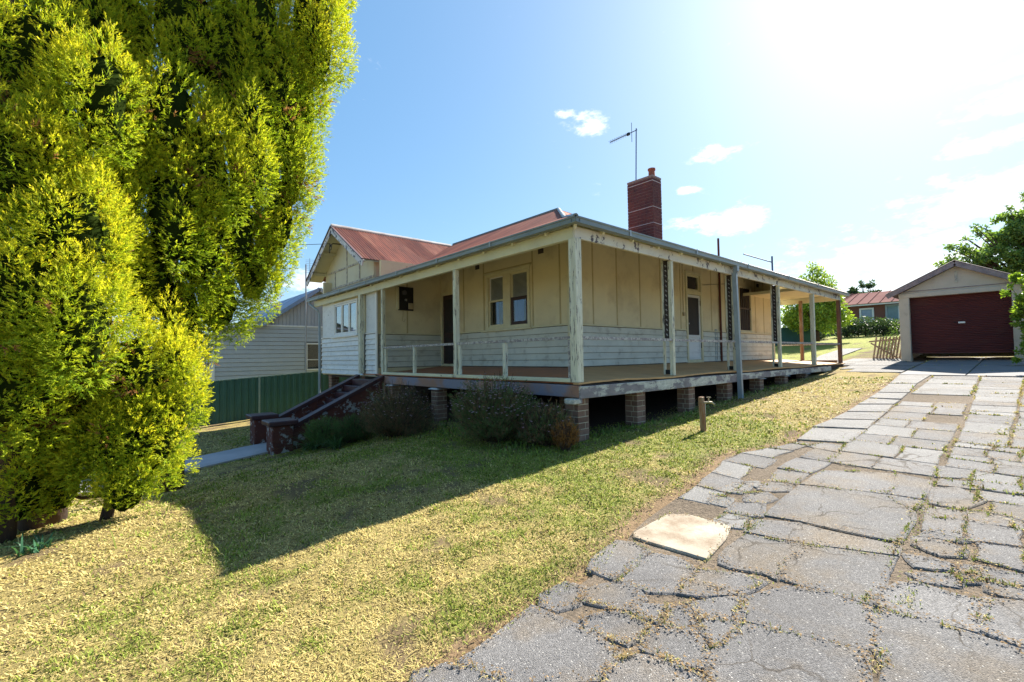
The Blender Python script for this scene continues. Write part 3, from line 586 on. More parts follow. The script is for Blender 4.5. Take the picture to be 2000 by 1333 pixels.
# boards under the sheet
m = MB()
for k in range(15): m.box(.02+k*1.0, 1.0+k*1.0, -.06, RW, -.052, -.03)
m.build('floor_board', m_darkwood, house)
bx('floor_board', m_darkwood, house, .02, FW, RW, 7.5, -.056, -.03)
bx('front_bearer', m_bearer, house, -.09, -.01, -.10, 7.05, -.235, -.04, bevel=.006)
bx('bottom_rail', m_beam, house, -.075, .015, .09, 3.36, .004, .07, bevel=.006)
bx('bottom_rail', m_beam, house, -.075, .015, 3.50, 6.9, .004, .07, bevel=.006)
bx('deck_fascia', m_fascia, house, -.085, 5.75, -.14, -.095, -.25, -.055, bevel=.006)
bx('deck_fascia', m_fascia, house, 5.76, 13.2, -.12, -.08, -.215, -.06, bevel=.006)
bx('deck_bearer', m_darkwood, house, 0, 14.8, -.08, .02, -.2, -.055)
bx('deck_bearer', m_darkwood, house, 14.7, 14.8, 0.02, 2.2, -.2, -.055)
bx('deck_bearer', m_darkwood, house, 0.02, 14.7, 1.9, 2.0, -.22, -.1)
bx('end_rail_base', m_timber, house, 14.78, 14.88, .1, 2.1, .03, .12)

# ---------------- posts, rails, beams
def post(x, y, w, z1=2.35, mat=m_post, name='verandah_post', z0=0.005, d=None):
    d = d or w; return bx(name, mat, house, x-w/2, x+w/2, y-d/2, y+d/2, z0, z1, bevel=.008)
post(0.0, 0.0, .155)
post(0, 3.43, .105); post(0, 6.97, .095); post(-.03, 8.37, .13, 2.35)
bx('rail_stub', m_post, house, -.03, .03, 3.27, 3.34, .07, .70, bevel=.004)
bx('rail_stub', m_post, house, -.03, .03, 6.78, 6.85, .07, .70, bevel=.004)
bx('rail_stub', m_rail, house, -.03, .03, .12, .17, .07, .70, bevel=.004)
for y in (1.80, 5.26): bx('baluster', m_post, house, -.035, .035, y-.04, y+.04, .07, .70, bevel=.006)
def rail(a, b, mat=m_rail):
    n = 14; m = MB()
    for k in range(n):
        p = Vector(a).lerp(Vector(b), k/n); q = Vector(a).lerp(Vector(b), (k+1)/n)
        m.bar(p, q, .055, .05)
    return m.build('hand_rail', mat, house)
rail((0, .08, .735), (0, 3.37, .735)); rail((0, 3.49, .735), (0, 6.92, .735))
m_darkpost = M('dark brown stained post', (.10, .05, .035), (.16, .10, .075), 6, (2, 2, .4), rough=.7, bump=.3)
xsP = [2.96, 5.90, 8.83, 11.82, 14.83]
rail((.08, 0, .73), (2.91, 0, .73))
for a, b in zip(xsP, xsP[1:]): rail((a+.05, 0, .725), (b-.05, 0, .725))
for i, x in enumerate(xsP):
    post(x, 0, .085 if i < 3 else .12, mat=m_post if i < 4 else m_darkpost)
    if i < 3:
        bx('verandah_post', m_post, house, x-.03, x+.03, .155, .195, .02, 2.40, bevel=.004)
        bx('lattice_panel', m_darkwood, house, x-.01, x+.01, .043, .155, .76, 2.38)
        n_ = 15
        for k in range(n_):
            z = .82+k*(1.52/n_)
            MB().bar((x-.016, .085, z+random.uniform(-.008, .008)), (x-.016, .115, z+.04), .010, .020).build('lattice_slat', m_rail, house)
        bx('lattice_foot', m_black, house, x-.02, x+.02, .045, .153, .03, .12)
post(14.83, 1.25, .11, 2.45, m_timber); post(14.83, 2.05, .09, 2.5, m_timber)
rail((14.83, .07, .725), (14.83, 1.2, .725)); rail((14.83, 1.3, .725), (14.83, 2.02, .725))
bx('eave_beam', m_beam, house, -.05, .045, .0, 12.45, 2.352, 2.545, bevel=.004)
bx('eave_beam', m_beam_r, house, -.05, 14.93, -.055, -.003, 2.352, 2.545, bevel=.004)
bx('end_beam', m_beam, house, 14.86, 14.93, .0, 2.2, 2.352, 2.545, bevel=.004)
# rafters
def rafter(a, b, w=.05, h=.11):
    return MB().bar(a, b, w, h).build('rafter', m_beam, house)
S = .41
k = 0
for y in np.arange(.55, 12.5, .87):
    if y < 7.4: rafter((-.13, float(y), 2.60-.13*S), (min(FW, float(y)), float(y), 2.60+min(FW, float(y))*S))
    else: rafter((-.13, float(y), 2.60-.13*S), (.1, float(y), 2.60+.1*S))
for x in np.arange(.62, 14.9, .87): rafter((float(x), -.13, 2.60-.13*S), (float(x), min(RW, float(x)), 2.60+min(RW, float(x))*S))
MB().bar((-.15, -.15, 2.54), (FW, RW, 3.49), .05, .12).build('rafter', m_beam, house)
# soffit lining above the rafters
m = MB(); e = -.2
m.add([(e, e, 2.66-.2*S), (FW+.1, FW+.1, 2.66+(FW+.1)*S), (FW+.1, 10.6, 2.66+(FW+.1)*S), (e, 12.5, 2.66-.2*S)], [(0, 1, 2, 3)])
m.add([(e, e, 2.658-.2*S), (15.1, e, 2.658-.2*S), (15.1, RW+.1, 2.658+(RW+.1)*S), (RW+.1, RW+.1, 2.658+(RW+.1)*S)], [(0, 1, 2, 3)])
m.build('soffit_lining', M('soffit boards', (.34, .29, .20), (.26, .22, .16), 3, rough=.8), house)
m = MB(); m.add([(11.6, .05, 2.56), (14.82, .05, 2.56), (14.82, RW, 2.56), (11.6, RW, 2.56)], [(0, 1, 2, 3)]); m.add([(11.6, .05, 2.57), (14.82, .05, 2.57), (14.82, RW, 2.57), (11.6, RW, 2.57)], [(3, 2, 1, 0)])
m.build('flat_ceiling', m_sheet, house)
MB().prism([(.02, 2.55), (RW+.1, 2.55), (RW+.1, 3.5)], 0, 14.94, 14.97).build('end_infill', m_sheet, house)
bx('ceiling_trim', m_trim, house, 11.58, 11.62, .05, RW, 2.5, 2.6)

# ---------------- roof of corrugated sheets
def corr(O, U, V, Nn, u0, u1, lo, hi, mat, parent, sheet=.762, pitch=.0762, amp=.010, name='roof_sheet'):
    O, U, V, Nn = (np.array(q, float) for q in (O, U, V, Nn))
    ns = max(1, round((u1-u0)/sheet)); wdt = (u1-u0)/ns; out = []
    for s in range(ns):
        a = u0+s*wdt; b = a+wdt+.02; us = np.arange(a, b+1e-6, pitch/4); L = np.array([lo(t) for t in us]); H = np.array([hi(t) for t in us])
        ok = H > L+.02
        if ok.sum() < 2: continue
        us, L, H = us[ok], L[ok], H[ok]
        hgt = amp*np.sin(2*np.pi*us/pitch) + .003*(s % 2)
        nv = 3; cols = []
        for t in np.linspace(0, 1, nv):
            cols.append(O + us[:, None]*U + (L+(H-L)*t)[:, None]*V + hgt[:, None]*Nn)
        P = np.stack(cols, 1).reshape(-1, 3); n = len(us); i = (np.arange(n-1)[:, None]*nv+np.arange(nv-1)[None]).ravel()
        out.append(np_mesh(name, P, np.stack([i, i+nv, i+nv+1, i+1], 1), mat, parent, smooth=True))
    return out
def unit(v): v = np.array(v, float); return v/np.linalg.norm(v)
def face(axis_, s0, s1fun, pitch, u1, mat=m_roof):
    """a roof plane of the front (axis_ 1: eave along y) or the right side (axis_ 0: eave along x)"""
    k = math.sqrt(1+pitch**2)
    if axis_ == 1: O = (EAVE+s0, EAVE, hz(s0)); U = (0, 1, 0); V = unit((1, 0, pitch)); Nn = unit((-pitch, 0, 1))
    else: O = (EAVE, EAVE+s0, hz(s0)); U = (1, 0, 0); V = unit((0, 1, pitch)); Nn = unit((0, -pitch, 1))
    corr(O, U, V, Nn, 0, u1, (lambda t: .05 if s0 == 0 else -.04), (lambda t: (s1fun(t)-s0)*k), mat, house, pitch=.095, amp=.014)
face(1, 0, lambda t: min(VD, t, 12.91-t), .41, 12.91)
face(1, VD, lambda t: min(4.93, t, 12.91-t+2), .53, 12.91)
face(0, 0, lambda t: min(VD, t, 15.5-t), .41, 15.5)
face(0, VD, lambda t: min(t, max(9.86-t, 3.1), 15.5-t), .53, 15.5)
m = MB(); zr = hz(4.93)-.0
m.add([(4.67, 4.67, zr), (4.67, 12.2, zr), (9.6, 12.2, 2.9), (9.6, 2.85, 3.95), (7.1, 2.85, 3.95)], [(0, 1, 2, 3, 4)])
m.add([(7.0, 2.84, 3.95), (15.2, 2.84, 3.93), (15.2, 12.2, 2.8), (7.0, 12.2, 2.8)], [(0, 1, 2, 3)])
m.add([(EAVE, 12.65, 2.62), (4.67, 12.65, 2.62), (4.67, 12.1, zr), (2.2, 12.2, 3.6)], [(0, 1, 2, 3)])
m.build('roof_back', m_roof, house)
# ridge and hip cappings
def capping(a, b, rad=.06, mat=m_ridge): return MB().tube([a, b], rad, 8).build('ridge_cap', mat, house)
capping((EAVE+.02, EAVE+.02, 2.63), (EAVE+VD, EAVE+VD, hz(VD)+.01), .045, m_gutter)
capping((EAVE+VD, EAVE+VD, hz(VD)+.01), (4.67, 4.67, zr+.01), .05, m_gutter)
capping((4.67, 4.67, zr+.015), (4.67, 10.4, zr+.015), .05, m_gutter)
# gutter
def gutter(a, b, inward):
    a = Vector(a); b = Vector(b); iw = Vector(inward)
    prof = [(0, 0), (0, -.025), (.012, -.035), (.012, -.10), (.11, -.105), (.11, -.04), (.10, -.04), (.10, -.095), (.022, -.09), (.022, -.01), (.012, 0)]
    m = MB(); n = len(prof); vs = [p + iw*q[0] + Vector((0, 0, q[1])) for p in (a, b) for q in prof]
    m.add(vs, [(i, (i+1) % n, n+(i+1) % n, n+i) for i in range(n)] + [tuple(range(n)), tuple(reversed(range(n, 2*n)))]); return m.build('gutter', m_gutter, house)
gutter((EAVE, EAVE, 2.64), (EAVE, 12.65, 2.64), (1, 0, 0)); gutter((EAVE+.0, EAVE, 2.639), (15.3, EAVE, 2.615), (0, 1, 0))
for y in (1.9, 3.8, 5.7, 7.6, 9.5, 11.4): bx('gutter_joint', m_pipe, house, EAVE-.006, EAVE, y-.02, y+.02, 2.545, 2.645)
for x in (1.2, 3.6, 6.2, 9, 11.6): bx('gutter_joint', m_pipe, house, x-.02, x+.02, EAVE-.006, EAVE, 2.535, 2.64)
# downpipes
pts = [(5.62, -.2, 2.53), (5.62, -.2, 2.40), (5.62, -.14, 2.30), (5.62, -.14, gz(5.6, -.2)+.0)]
MB().bar(pts[0], pts[1], .10, .10).bar(pts[1], pts[2], .09, .09).bar((5.62, -.16, 2.33), (5.66, -.2, gz(5.6, -.2)-.02), .10, .085).build('downpipe', m_pipe, house)
MB().tube([(-.2, 12.45, 2.54), (-.2, 12.45, 2.44), (-.05, 12.1, 2.2), (.02, 12.08, 2.1), (.02, 12.08, gz(0, 12))], .042, 8).build('downpipe', m_pipe, house)

# ---------------- gable over the enclosed room
RY, RZ, GW, GP = 10.5, 4.87, 2.45, .605
def gzs(y): return RZ - GP*abs(y-RY)
k = math.sqrt(1+GP**2)
for sgn in (-1, 1):
    corr((-.12, RY, RZ), (1, 0, 0), unit((0, sgn, -GP)), unit((0, sgn*GP, 1)), 0, 4.75, (lambda t: .03), (lambda t: GW*k), m_roof_g, house, pitch=.095, amp=.015)
MB().tube([(-.14, RY, RZ+.02), (4.6, RY, RZ+.02)], .07, 8).build('ridge_cap', m_ridge, house)
for a, b in (((-.13, RY-GW-.05, gzs(RY-GW-.05)-.12), (-.13, RY, RZ-.12)), ((-.13, RY, RZ-.12), (-.13, RY+GW+.05, gzs(RY+GW+.05)-.12))):
    MB().bar(a, b, .03, .19).build('bargeboard', m_barge, house)
for sgn in (-1, 1):   # roof edge trim just above the bargeboard
    MB().bar((-.15, RY+sgn*(GW+.06), gzs(RY+sgn*(GW+.06))+.005), (-.15, RY, RZ+.005), .05, .035).build('verge_trim', m_garroof, house)
G0, G1 = 8.42, 12.52; gx0 = .40
m = MB(); m.prism([(G0, 2.8), (G1, 2.8), (G1, gzs(G1)-.03), (RY, RZ-.06), (G0, gzs(G0)-.03)], 0, gx0, gx0+.08); m.build('gable_wall', m_gable, house)
m = MB(); m.add([(gx0+.08, G0, 2.8), (3.2, G0, 2.8), (3.2, G0, gzs(G0)-.03), (gx0+.08, G0, gzs(G0)-.03), (gx0+.08, G0+.06, 2.8), (3.2, G0+.06, 2.8), (3.2, G0+.06, gzs(G0)-.03), (gx0+.08, G0+.06, gzs(G0)-.03)],
                [(0, 1, 2, 3), (7, 6, 5, 4), (3, 2, 6, 7), (0, 3, 7, 4)]); m.build('gable_side', m_gable_bounce, house)
mid = 3.52
for y in (9.45, 11.55): bx('batten', m_gbat, house, gx0-.02, gx0, y-.03, y+.03, 2.98, mid)
bx('batten', m_gbat, house, gx0-.02, gx0, RY-.03, RY+.03, 2.98, RZ-.15)
bx('batten', m_gbat, house, gx0-.024, gx0, G0+.3, G1-.3, mid, mid+.06)
bx('batten', m_gbat, house, gx0-.024, gx0, G0, G1, 2.93, 3.0)
m = MB()      # soffit of the gable overhang
for sgn in (-1, 1):
    y0 = RY+sgn*GW
    m.add([(-.11, y0, gzs(y0)-.05), (-.11, RY, RZ-.05), (gx0, RY, RZ-.05), (gx0, y0, gzs(y0)-.05)], [(0, 1, 2, 3)])
m.build('gable_soffit', m_beam, house)
for yy, sgn in ((G1-.05, 1), (11.5, 1), (RY+.05, 1), (9.5, -1)): MB().bar((-.1, yy, gzs(yy)-.12), (gx0, yy, gzs(yy)-.12), .05, .09).build('outrigger', m_beam, house)
for x in (.75, 1.75): bx('rafter_end', m_white, house, x-.03, x+.03, RY-GW+.02, RY-GW+.37, 3.3, 3.42)
# power inlet bracket at the gable
m = MB(); m.tube([(gx0-.02, RY+.12, 4.35), (-.05, RY+.10, 4.32), (-.14, RY+.1, 4.2)], .018, 6)
m.tube([(-.15, RY+.02+.09*math.cos(t), 4.16+.09*math.sin(t)) for t in np.linspace(0, 6.28, 13)], .010, 6); m.tube([(-.15, RY+.08, 4.3), (-.15, RY+.10, 3.98)], .014, 6)
m.build('service_bracket', m_black, house)
m = MB(); m.tube([Vector((-.15, RY+.1, 4.3)).lerp(Vector((-9, 15, 4.7)), t) - Vector((0, 0, .35*4*t*(1-t))) for t in np.linspace(0, 1, 12)], .009, 5)
tag(m.build('power_line', m_black), 'thin black power line running left from the red-roofed gable', 'power line')

# ---------------- brick piers
def brick_mesh(lx, ly, lz):
    me = bpy.data.meshes.new('brick'); m = MB().box(-lx/2, lx/2, -ly/2, ly/2, -lz/2, lz/2)
    import bmesh
    me.from_pydata(m.v, [], m.f); bm = bmesh.new(); bm.from_mesh(me); bmesh.ops.recalc_face_normals(bm, faces=bm.faces)
    bmesh.ops.bevel(bm, geom=bm.edges[:], offset=.004, segments=1, affect='EDGES'); bm.to_mesh(me); bm.free(); me.materials.append(m_brick); return me
bmA = brick_mesh(.172, .128, .086); bmB = brick_mesh(.082, .268, .086); bmA2 = brick_mesh(.128, .172, .086); bmB2 = brick_mesh(.268, .082, .086)
def pier(cx, cy, top=-.24, detail=True, cap=True):
    s = .268; g0 = gz(cx, cy); h = top-g0+.08; n = max(1, int(math.ceil(h/.098)))
    p = MB().box(cx-s/2+.006, cx+s/2-.006, cy-s/2+.006, cy+s/2-.006, g0-.15, top-.004).build('brick_pier', m_mortar, house)
    for k in range(n):
        z = top-.05-k*.098
        x0, y0 = cx-s/2, cy-s/2
        if k % 2 == 0: lay = ((bmA, x0+.086, y0+.064), (bmB, x0+s-.041, y0+.134), (bmA, x0+.086, y0+s-.064))
        else: lay = ((bmA2, x0+.064, y0+s-.086), (bmB2, x0+.134, y0+.041), (bmA2, x0+s-.064, y0+s-.086))
        for me, x, y in lay:
            o = bpy.data.objects.new('brick', me); COL.objects.link(o); o.parent = p
            o.location = Vector((x+random.uniform(-.002, .002), y+random.uniform(-.002, .002), z)) - root_loc(p)
    if cap:
        c = MB().add([(cx-.19, cy-.19, top-.035), (cx+.19, cy-.19, top-.035), (cx+.19, cy+.19, top-.035), (cx-.19, cy+.19, top-.035),
                  (cx-.13, cy-.13, top), (cx+.13, cy-.13, top), (cx+.13, cy+.13, top), (cx-.13, cy+.13, top)],
                 [(0, 1, 2, 3), (4, 5, 6, 7), (0, 1, 5, 4), (1, 2, 6, 5), (2, 3, 7, 6), (3, 0, 4, 7)]).build('ant_cap', m_lead, p)
    return p
for x in (1.72, 3.6, 5.42, 7.32, 9.1, 10.9, 12.8): pier(x, .08, -.215, cap=(x > 7))
pier(.04, .05, -.25, cap=False)
MB().box(-.22, -.02, -.12, .1, -.33, -.25).build('pier_packer', m_fascia, house, bevel=.01)
for y in (4.25, 6.45): pier(.06, y, -.25)
for (x, y) in ((2.4, 2.4), (2.4, 5.4), (5.4, 4.6), (8.4, 4.6)): pier(x, y, -.2, cap=False)
bx('sub_floor_wall', m_mort_ch, house, 2.3, 14.2, 11.6, 11.75, -1.7, -.1)
for y in (8.8, 11.6): pier(.35, y, -.09, cap=False)

# ---------------- chimney
ch = MB(); X0, X1, Y0, Y1, Z0, Z1 = 7.0, 7.5, 2.84, 3.76, 3.6, 5.98
core = MB().box(X0+.008, X1-.008, Y0+.008, Y1-.008, Z0, Z1-.005).build('chimney', m_mort_ch, house)
k = 0; z = Z0
while z < Z1-.05:
    o_ = .13 if k % 2 else 0
    for (a0, a1, fn) in ((Y0, Y1, 0), (X0, X1, 1)):
        t = a0-o_
        while t < a1:
            b0 = max(t, a0); b1 = min(t+.252, a1)
            if b1-b0 > .04:
                pr = random.uniform(0, .006)
                if fn == 0: ch.box(X0-pr, X0+.05, b0, b1, z, z+.085); ch.box(X1-.05, X1+pr, b0, b1, z, z+.085)
                else: ch.box(b0, b1, Y0-pr, Y0+.05, z, z+.085); ch.box(b0, b1, Y1-.05, Y1+pr, z, z+.085)
            t += .262
    z += .0985; k += 1
ch.build('brickwork', m_brick_ch, core, kind='stuff')
for z in (4.53, 5.04, 5.86): bx('flashing_line', m_lead, core, X0-.008, X1+.008, Y0-.008, Y1+.008, z, z+.014)
bx('chimney_cap', m_mort_ch, core, X0-.005, X1+.005, Y0-.005, Y1+.005, Z1, Z1+.06)
MB().tube([(7.2, 2.98, Z1+.06), (7.2, 2.98, Z1+.27), (7.2, 2.98, Z1+.28), (7.2, 2.98, Z1+.33)], [.105, .095, .12, .12], 14).build('chimney_pot', m_pot, core)
# television aerial
an = thing('television_aerial', (7.1, 3.48, 6.0), 'tall thin television aerial rising beside the brick chimney', 'aerial')
MB().tube([(7.1, 3.50, 5.9), (7.1, 3.44, 7.76)], .018, 6).build('mast', M('aerial blue grey', (.06, .09, .2), rough=.4), an)
m_aer = bpy.data.materials['aerial blue grey']
A = Vector((7.1, 3.40, 7.70)); B_ = Vector((7.0, 4.40, 7.62))
MB().bar(A, B_, .02, .02).build('boom', m_aer, an)
for k in range(8): 
    p = A.lerp(B_, .42+.58*k/7); MB().bar(p+Vector((0, 0, -.07)), p+Vector((.0, 0, .07)), .006, .006).bar(p+Vector((-.1, 0, 0)), p+Vector((.1, 0, 0)), .006, .006).build('element', m_aer, an)
p = A.lerp(B_, .2); MB().bar(p+Vector((0, 0, -.32)), p+Vector((0, 0, .32)), .012, .012).build('reflector', m_aer, an)
p = A.lerp(B_, .32); MB().box(p.x-.03, p.x+.03, p.y-.05, p.y+.05, p.z-.05, p.z+.03).build('balun', m_black, an)
# pipes on the far roof
MB().tube([(9.62, RW-.06, .17), (9.62, RW-.06, 3.4), (9.62, RW-.06, 4.28)], .036, 8).build('waste_pipe', m_pipe_r, house)
m = MB(); 
for dx in (0, .12): m.tube([(9.25+dx, RW-.04, .17), (9.25+dx, RW-.04, 1.22)], .012, 6)
m.tube([(9.25, RW-.04, 1.22), (9.37, RW-.04, 1.22)], .012, 6); m.build('water_pipe', m_pipe, house)
m = MB(); m.tube([(14.6, 2.3, 3.5), (14.75, 2.2, 3.75), (14.75, 2.2, 4.38)], .035, 7); m.tube([(12.0, 2.2, 4.1), (14.72, 2.2, 4.13)], .022, 6); m.build('roof_pipe', m_aer, house)
# electrical bits
MB().tube([(7.28, RW-.02, 3.3), (7.28, RW-.02, 1.7)], .009, 5).box(7.24, 7.33, RW-.05, RW, 1.58, 1.69).build('light_switch', m_meter, house)
m = MB(); m.tube([(8.5, RW-.03, 2.62), (10.1, RW-.03, 2.80)], .006, 5); m.build('cable', m_black, house)
mbx = thing('meter_box', (.97, 7.5, 1.85), 'black open meter board with round meter on the verandah side wall', 'meter box')
bx('backboard', m_black, mbx, .74, 1.22, 7.47, 7.536, 1.86, 2.56)
bx('side_flap', m_trim, mbx, .68, .735, 7.45, 7.535, 1.88, 2.54)
MB().tube([(.90, 7.47, 2.38), (.90, 7.41, 2.38)], .075, 16).build('meter', M('meter glass', (.10, .10, .11), rough=.2), mbx)
bx('meter', m_meter, mbx, 1.04, 1.20, 7.42, 7.47, 1.90, 2.08, bevel=.01)
bx('fuse', m_grey, mbx, .93, .99, 7.44, 7.47, 2.14, 2.2)
MB().tube([(.9, 7.53, 1.86), (.9, 7.52, 1.7), (.86, 7.51, 1.56), (.93, 7.51, 1.52), (.96, 7.51, 1.6)], .006, 5).build('cable', m_meter, mbx)

# ---------------- front steps with side walls and pedestals
def zg(x, y): return gz(x, y)
for (y0, y1, nm) in ((6.78, 6.96, 'near'), (8.36, 8.54, 'far')):
    m = MB(); m.prism([(-.12, -1.7), (-.12, -.12), (-2.36, -1.18), (-2.4, -1.2), (-2.4, -1.9)], 1, y0, y1); m.build('stair_wall', m_stair, house)
    m = MB(); m.prism([(-.10, -.115), (-.10, -.02), (-2.38, -1.09), (-2.40, -1.10), (-2.4, -1.195), (-2.36, -1.175)], 1, y0-.05, y1+.05); m.build('stair_wall_cap', m_cap, house)
n_ = 9
for k in range(n_):
    x1 = -.1-k*.245; z1 = -.14-k*.17
    bx('step', m_cap, house, x1-.245, x1, 6.962, 8.358, z1-.17, z1, bevel=.01)
m = MB(); m.prism([(-.12, -1.7), (-.12, -.32), (-2.2, -1.72), (-2.2, -1.9)], 1, 6.97, 8.35); m.build('stair_fill', m_cap, house)
for (y0, lab) in ((6.66, 0), (8.3, 1)):
    zb = gz(-2.6, y0)-.06
    p = MB().box(-2.88, -2.42, y0, y0+.5, zb, -1.08).build('pedestal', m_stair, house, bevel=.012)
    MB().box(-2.97, -2.33, y0-.09, y0+.59, -1.078, -.965).build('pedestal_cap', m_cap, p, bevel=.02)

# ------------------------------------------------------------------ driveway of broken concrete slabs
def inside(x, y, poly):
    c = False; n = len(poly)
    for i in range(n):
        x1, y1 = poly[i]; x2, y2 = poly[i-1]
        if (y1 > y) != (y2 > y) and x < (x2-x1)*(y-y1)/(y2-y1)+x1: c = not c
    return c
xs = np.arange(-12, 18.3, .3); vs = []
for x in xs:
    e = float(edge_y(x)) if x < 13 else -1.0
    for t in np.linspace(0, 1, 9): vs.append((x, e-.12+(-7.2-e)*t, 0))
vs = np.array(vs); vs[:, 2] = ground_z(vs[:, 0], vs[:, 1]) - .001 + (fbm(vs[:, 0], vs[:, 1], 6, 3)-.5)*.003 - .002
n_ = 9; i = (np.arange(len(xs)-1)[:, None]*n_+np.arange(n_-1)[None]).ravel()
bedc = np.array((.15, .12, .09))*(.6+.9*fbm(vs[:, 0], vs[:, 1], 3, 6)[:, None])
bed = np_mesh('driveway', vs, np.stack([i, i+1, i+n_+1, i+n_], 1), gnd.data.materials[0], col=bedc, smooth=True, kind='structure')
EDGES = []
def slab(poly, mat, lift=.006, rough_=.004, shrink=-.034, name='slab'):
    cx = sum(p[0] for p in poly)/len(poly); cy = sum(p[1] for p in poly)/len(poly)
    pts = []
    for k, p in enumerate(poly):
        q = poly[(k+1) % len(poly)]; L = math.dist(p, q); n = max(1, min(14, int(L/.07)))
        for j in range(n):
            x = p[0]+(q[0]-p[0])*j/n; y = p[1]+(q[1]-p[1])*j/n
            d = math.hypot(x-cx, y-cy) or 1; s = shrink+random.uniform(-rough_, rough_)
            pts.append((x-(x-cx)/d*s, y-(y-cy)/d*s))
        EDGES.append((p, q))
    tx = random.uniform(-.003, .003); ty = random.uniform(-.003, .003); l = lift+random.uniform(-.001, .006)
    zt = lambda x, y: gz(x, y)+l+(x-cx)*tx+(y-cy)*ty
    m = MB(); n = len(pts)
    inn = [(x+(cx-x)*.02/max(.05, math.hypot(x-cx, y-cy))*.6, y+(cy-y)*.02/max(.05, math.hypot(x-cx, y-cy))*.6) for x, y in pts]
    V_ = [(x, y, zt(x, y)) for x, y in inn]+[(x, y, zt(x, y)-.008) for x, y in pts]+[(x, y, zt(x, y)-.05) for x, y in pts]+[(cx, cy, zt(cx, cy))]
    F_ = [(i, (i+1) % n, 3*n) for i in range(n)]+[(n+i, n+(i+1) % n, (i+1) % n, i) for i in range(n)]+[(2*n+i, 2*n+(i+1) % n, n+(i+1) % n, n+i) for i in range(n)]
    m.add(V_, F_); return m.build(name, mat, bed)
for k, p in enumerate(SLABS):
    if k == 6: o = slab([p[0], p[1], p[2], p[3], p[4], p[5], p[8]], m_slab_w, .014, .003, -.01); o['label'] = 'cream slab broken at one corner'
    elif 43 <= k <= 50: slab(p, m_slab_p, .014, .004, .002)
    else: slab(p, m_slab if k not in (38, 40, 41, 42) else m_slab_p)
yA = lambda x: float(np.interp(x, [0, 6, 11.5], [-3.22, -3.08, -2.95])); yB = lambda x: float(np.interp(x, [-4, -.5, 4.5, 11.3], [-4.6, -4.24, -4.12, -3.88]))
def auto(x0, x1, fa, fb, cols, lo, hi, mat_, lift=.007):
    x = x0; prev = [random.uniform(-.04, .04) for _ in range(cols+1)]
    while x < x1:
        nx_ = min(x1, x+random.uniform(lo, hi)); cur = [random.uniform(-.05, .05) for _ in range(cols+1)]
        cc = [0]+[c+random.uniform(-.1, .1) for c in np.linspace(0, 1, cols+1)[1:-1]]+[1]
        for c in range(cols):
            P = lambda xx, t: (xx, fa(xx)+(fb(xx)-fa(xx))*t)
            a = P(x+prev[c], cc[c]); b = P(x+prev[c+1], cc[c+1]); d = P(nx_+cur[c], cc[c]); e = P(nx_+cur[c+1], cc[c+1])
            ce = ((a[0]+b[0]+d[0]+e[0])/4, (a[1]+b[1]+d[1]+e[1])/4)
            tst = [ce]+[(q[0]*.35+ce[0]*.65, q[1]*.35+ce[1]*.65) for q in (a, b, d, e)]
            if any(inside(*t, s) for s in SLABS for t in tst): continue
            if random.random() < .015: continue
            mid_ = lambda p, q: ((p[0]+q[0])/2+random.uniform(-.03, .03), (p[1]+q[1])/2+random.uniform(-.02, .02))
            slab([a, b, mid_(b, e), e, d, mid_(a, d)], random.choice(mat_), lift=lift, shrink=.004)
        x = nx_; prev = cur
auto(.75, 6.2, lambda x: yA(x)-.02, lambda x: yB(x)+.02, 2, .5, .85, [m_slab, m_slab, m_slab_p])
auto(6.2, 11.5, lambda x: yA(x)-.02, lambda x: yB(x)+.02, 1, .9, 1.4, [m_slab_p, m_slab])
auto(-2.1, 2.6, lambda x: yB(x)-.03, lambda x: -5.2, 3, .25, .45, [m_slab, m_slab, m_slab_p])
auto(2.6, 11.5, lambda x: yB(x)-.03, lambda x: -4.66, 1, .4, .9, [m_slab, m_slab, m_slab_p])
auto(2.6, 11.5, lambda x: -4.69, lambda x: -5.2, 1, .4, .9, [m_slab, m_slab_p, m_slab])
auto(-1.0, 11.5, lambda x: -5.23, lambda x: -6.1, 1, .6, 1.2, [m_slab, m_slab_p])
auto(-1.45, 1.6, lambda x: float(edge_y(x))-.12, lambda x: yA(x)+.04, 2, .35, .6, [m_slab_p, m_slab], .004)
auto(-8, -4.6, lambda x: -3.0, lambda x: -6.2, 3, .7, 1.2, [m_slab])
auto(-4.6, -3.1, lambda x: -3.2, lambda x: -4.5, 2, .6, .9, [m_slab])
for x0, x1 in ((11.55, 13.1), (13.13, 14.9), (14.93, 16.6), (16.63, 18.6)):
    for y0, y1 in ((-5.2, -3.6), (-3.58, -2.2)): slab([(x0, y0), (x1, y0), (x1, y1), (x0, y1)], m_apron, .02, .003, .004)
for x0, x1, y0, y1 in ((12.3, 13.4, -2.15, -.75), (13.43, 14.8, -2.15, -.3), (14.83, 16.4, -2.15, .4), (16.43, 18.3, -1.6, .4)): slab([(x0, y0), (x1, y0), (x1, y1), (x0, y1)], m_slab_p, .02, .006, .006)
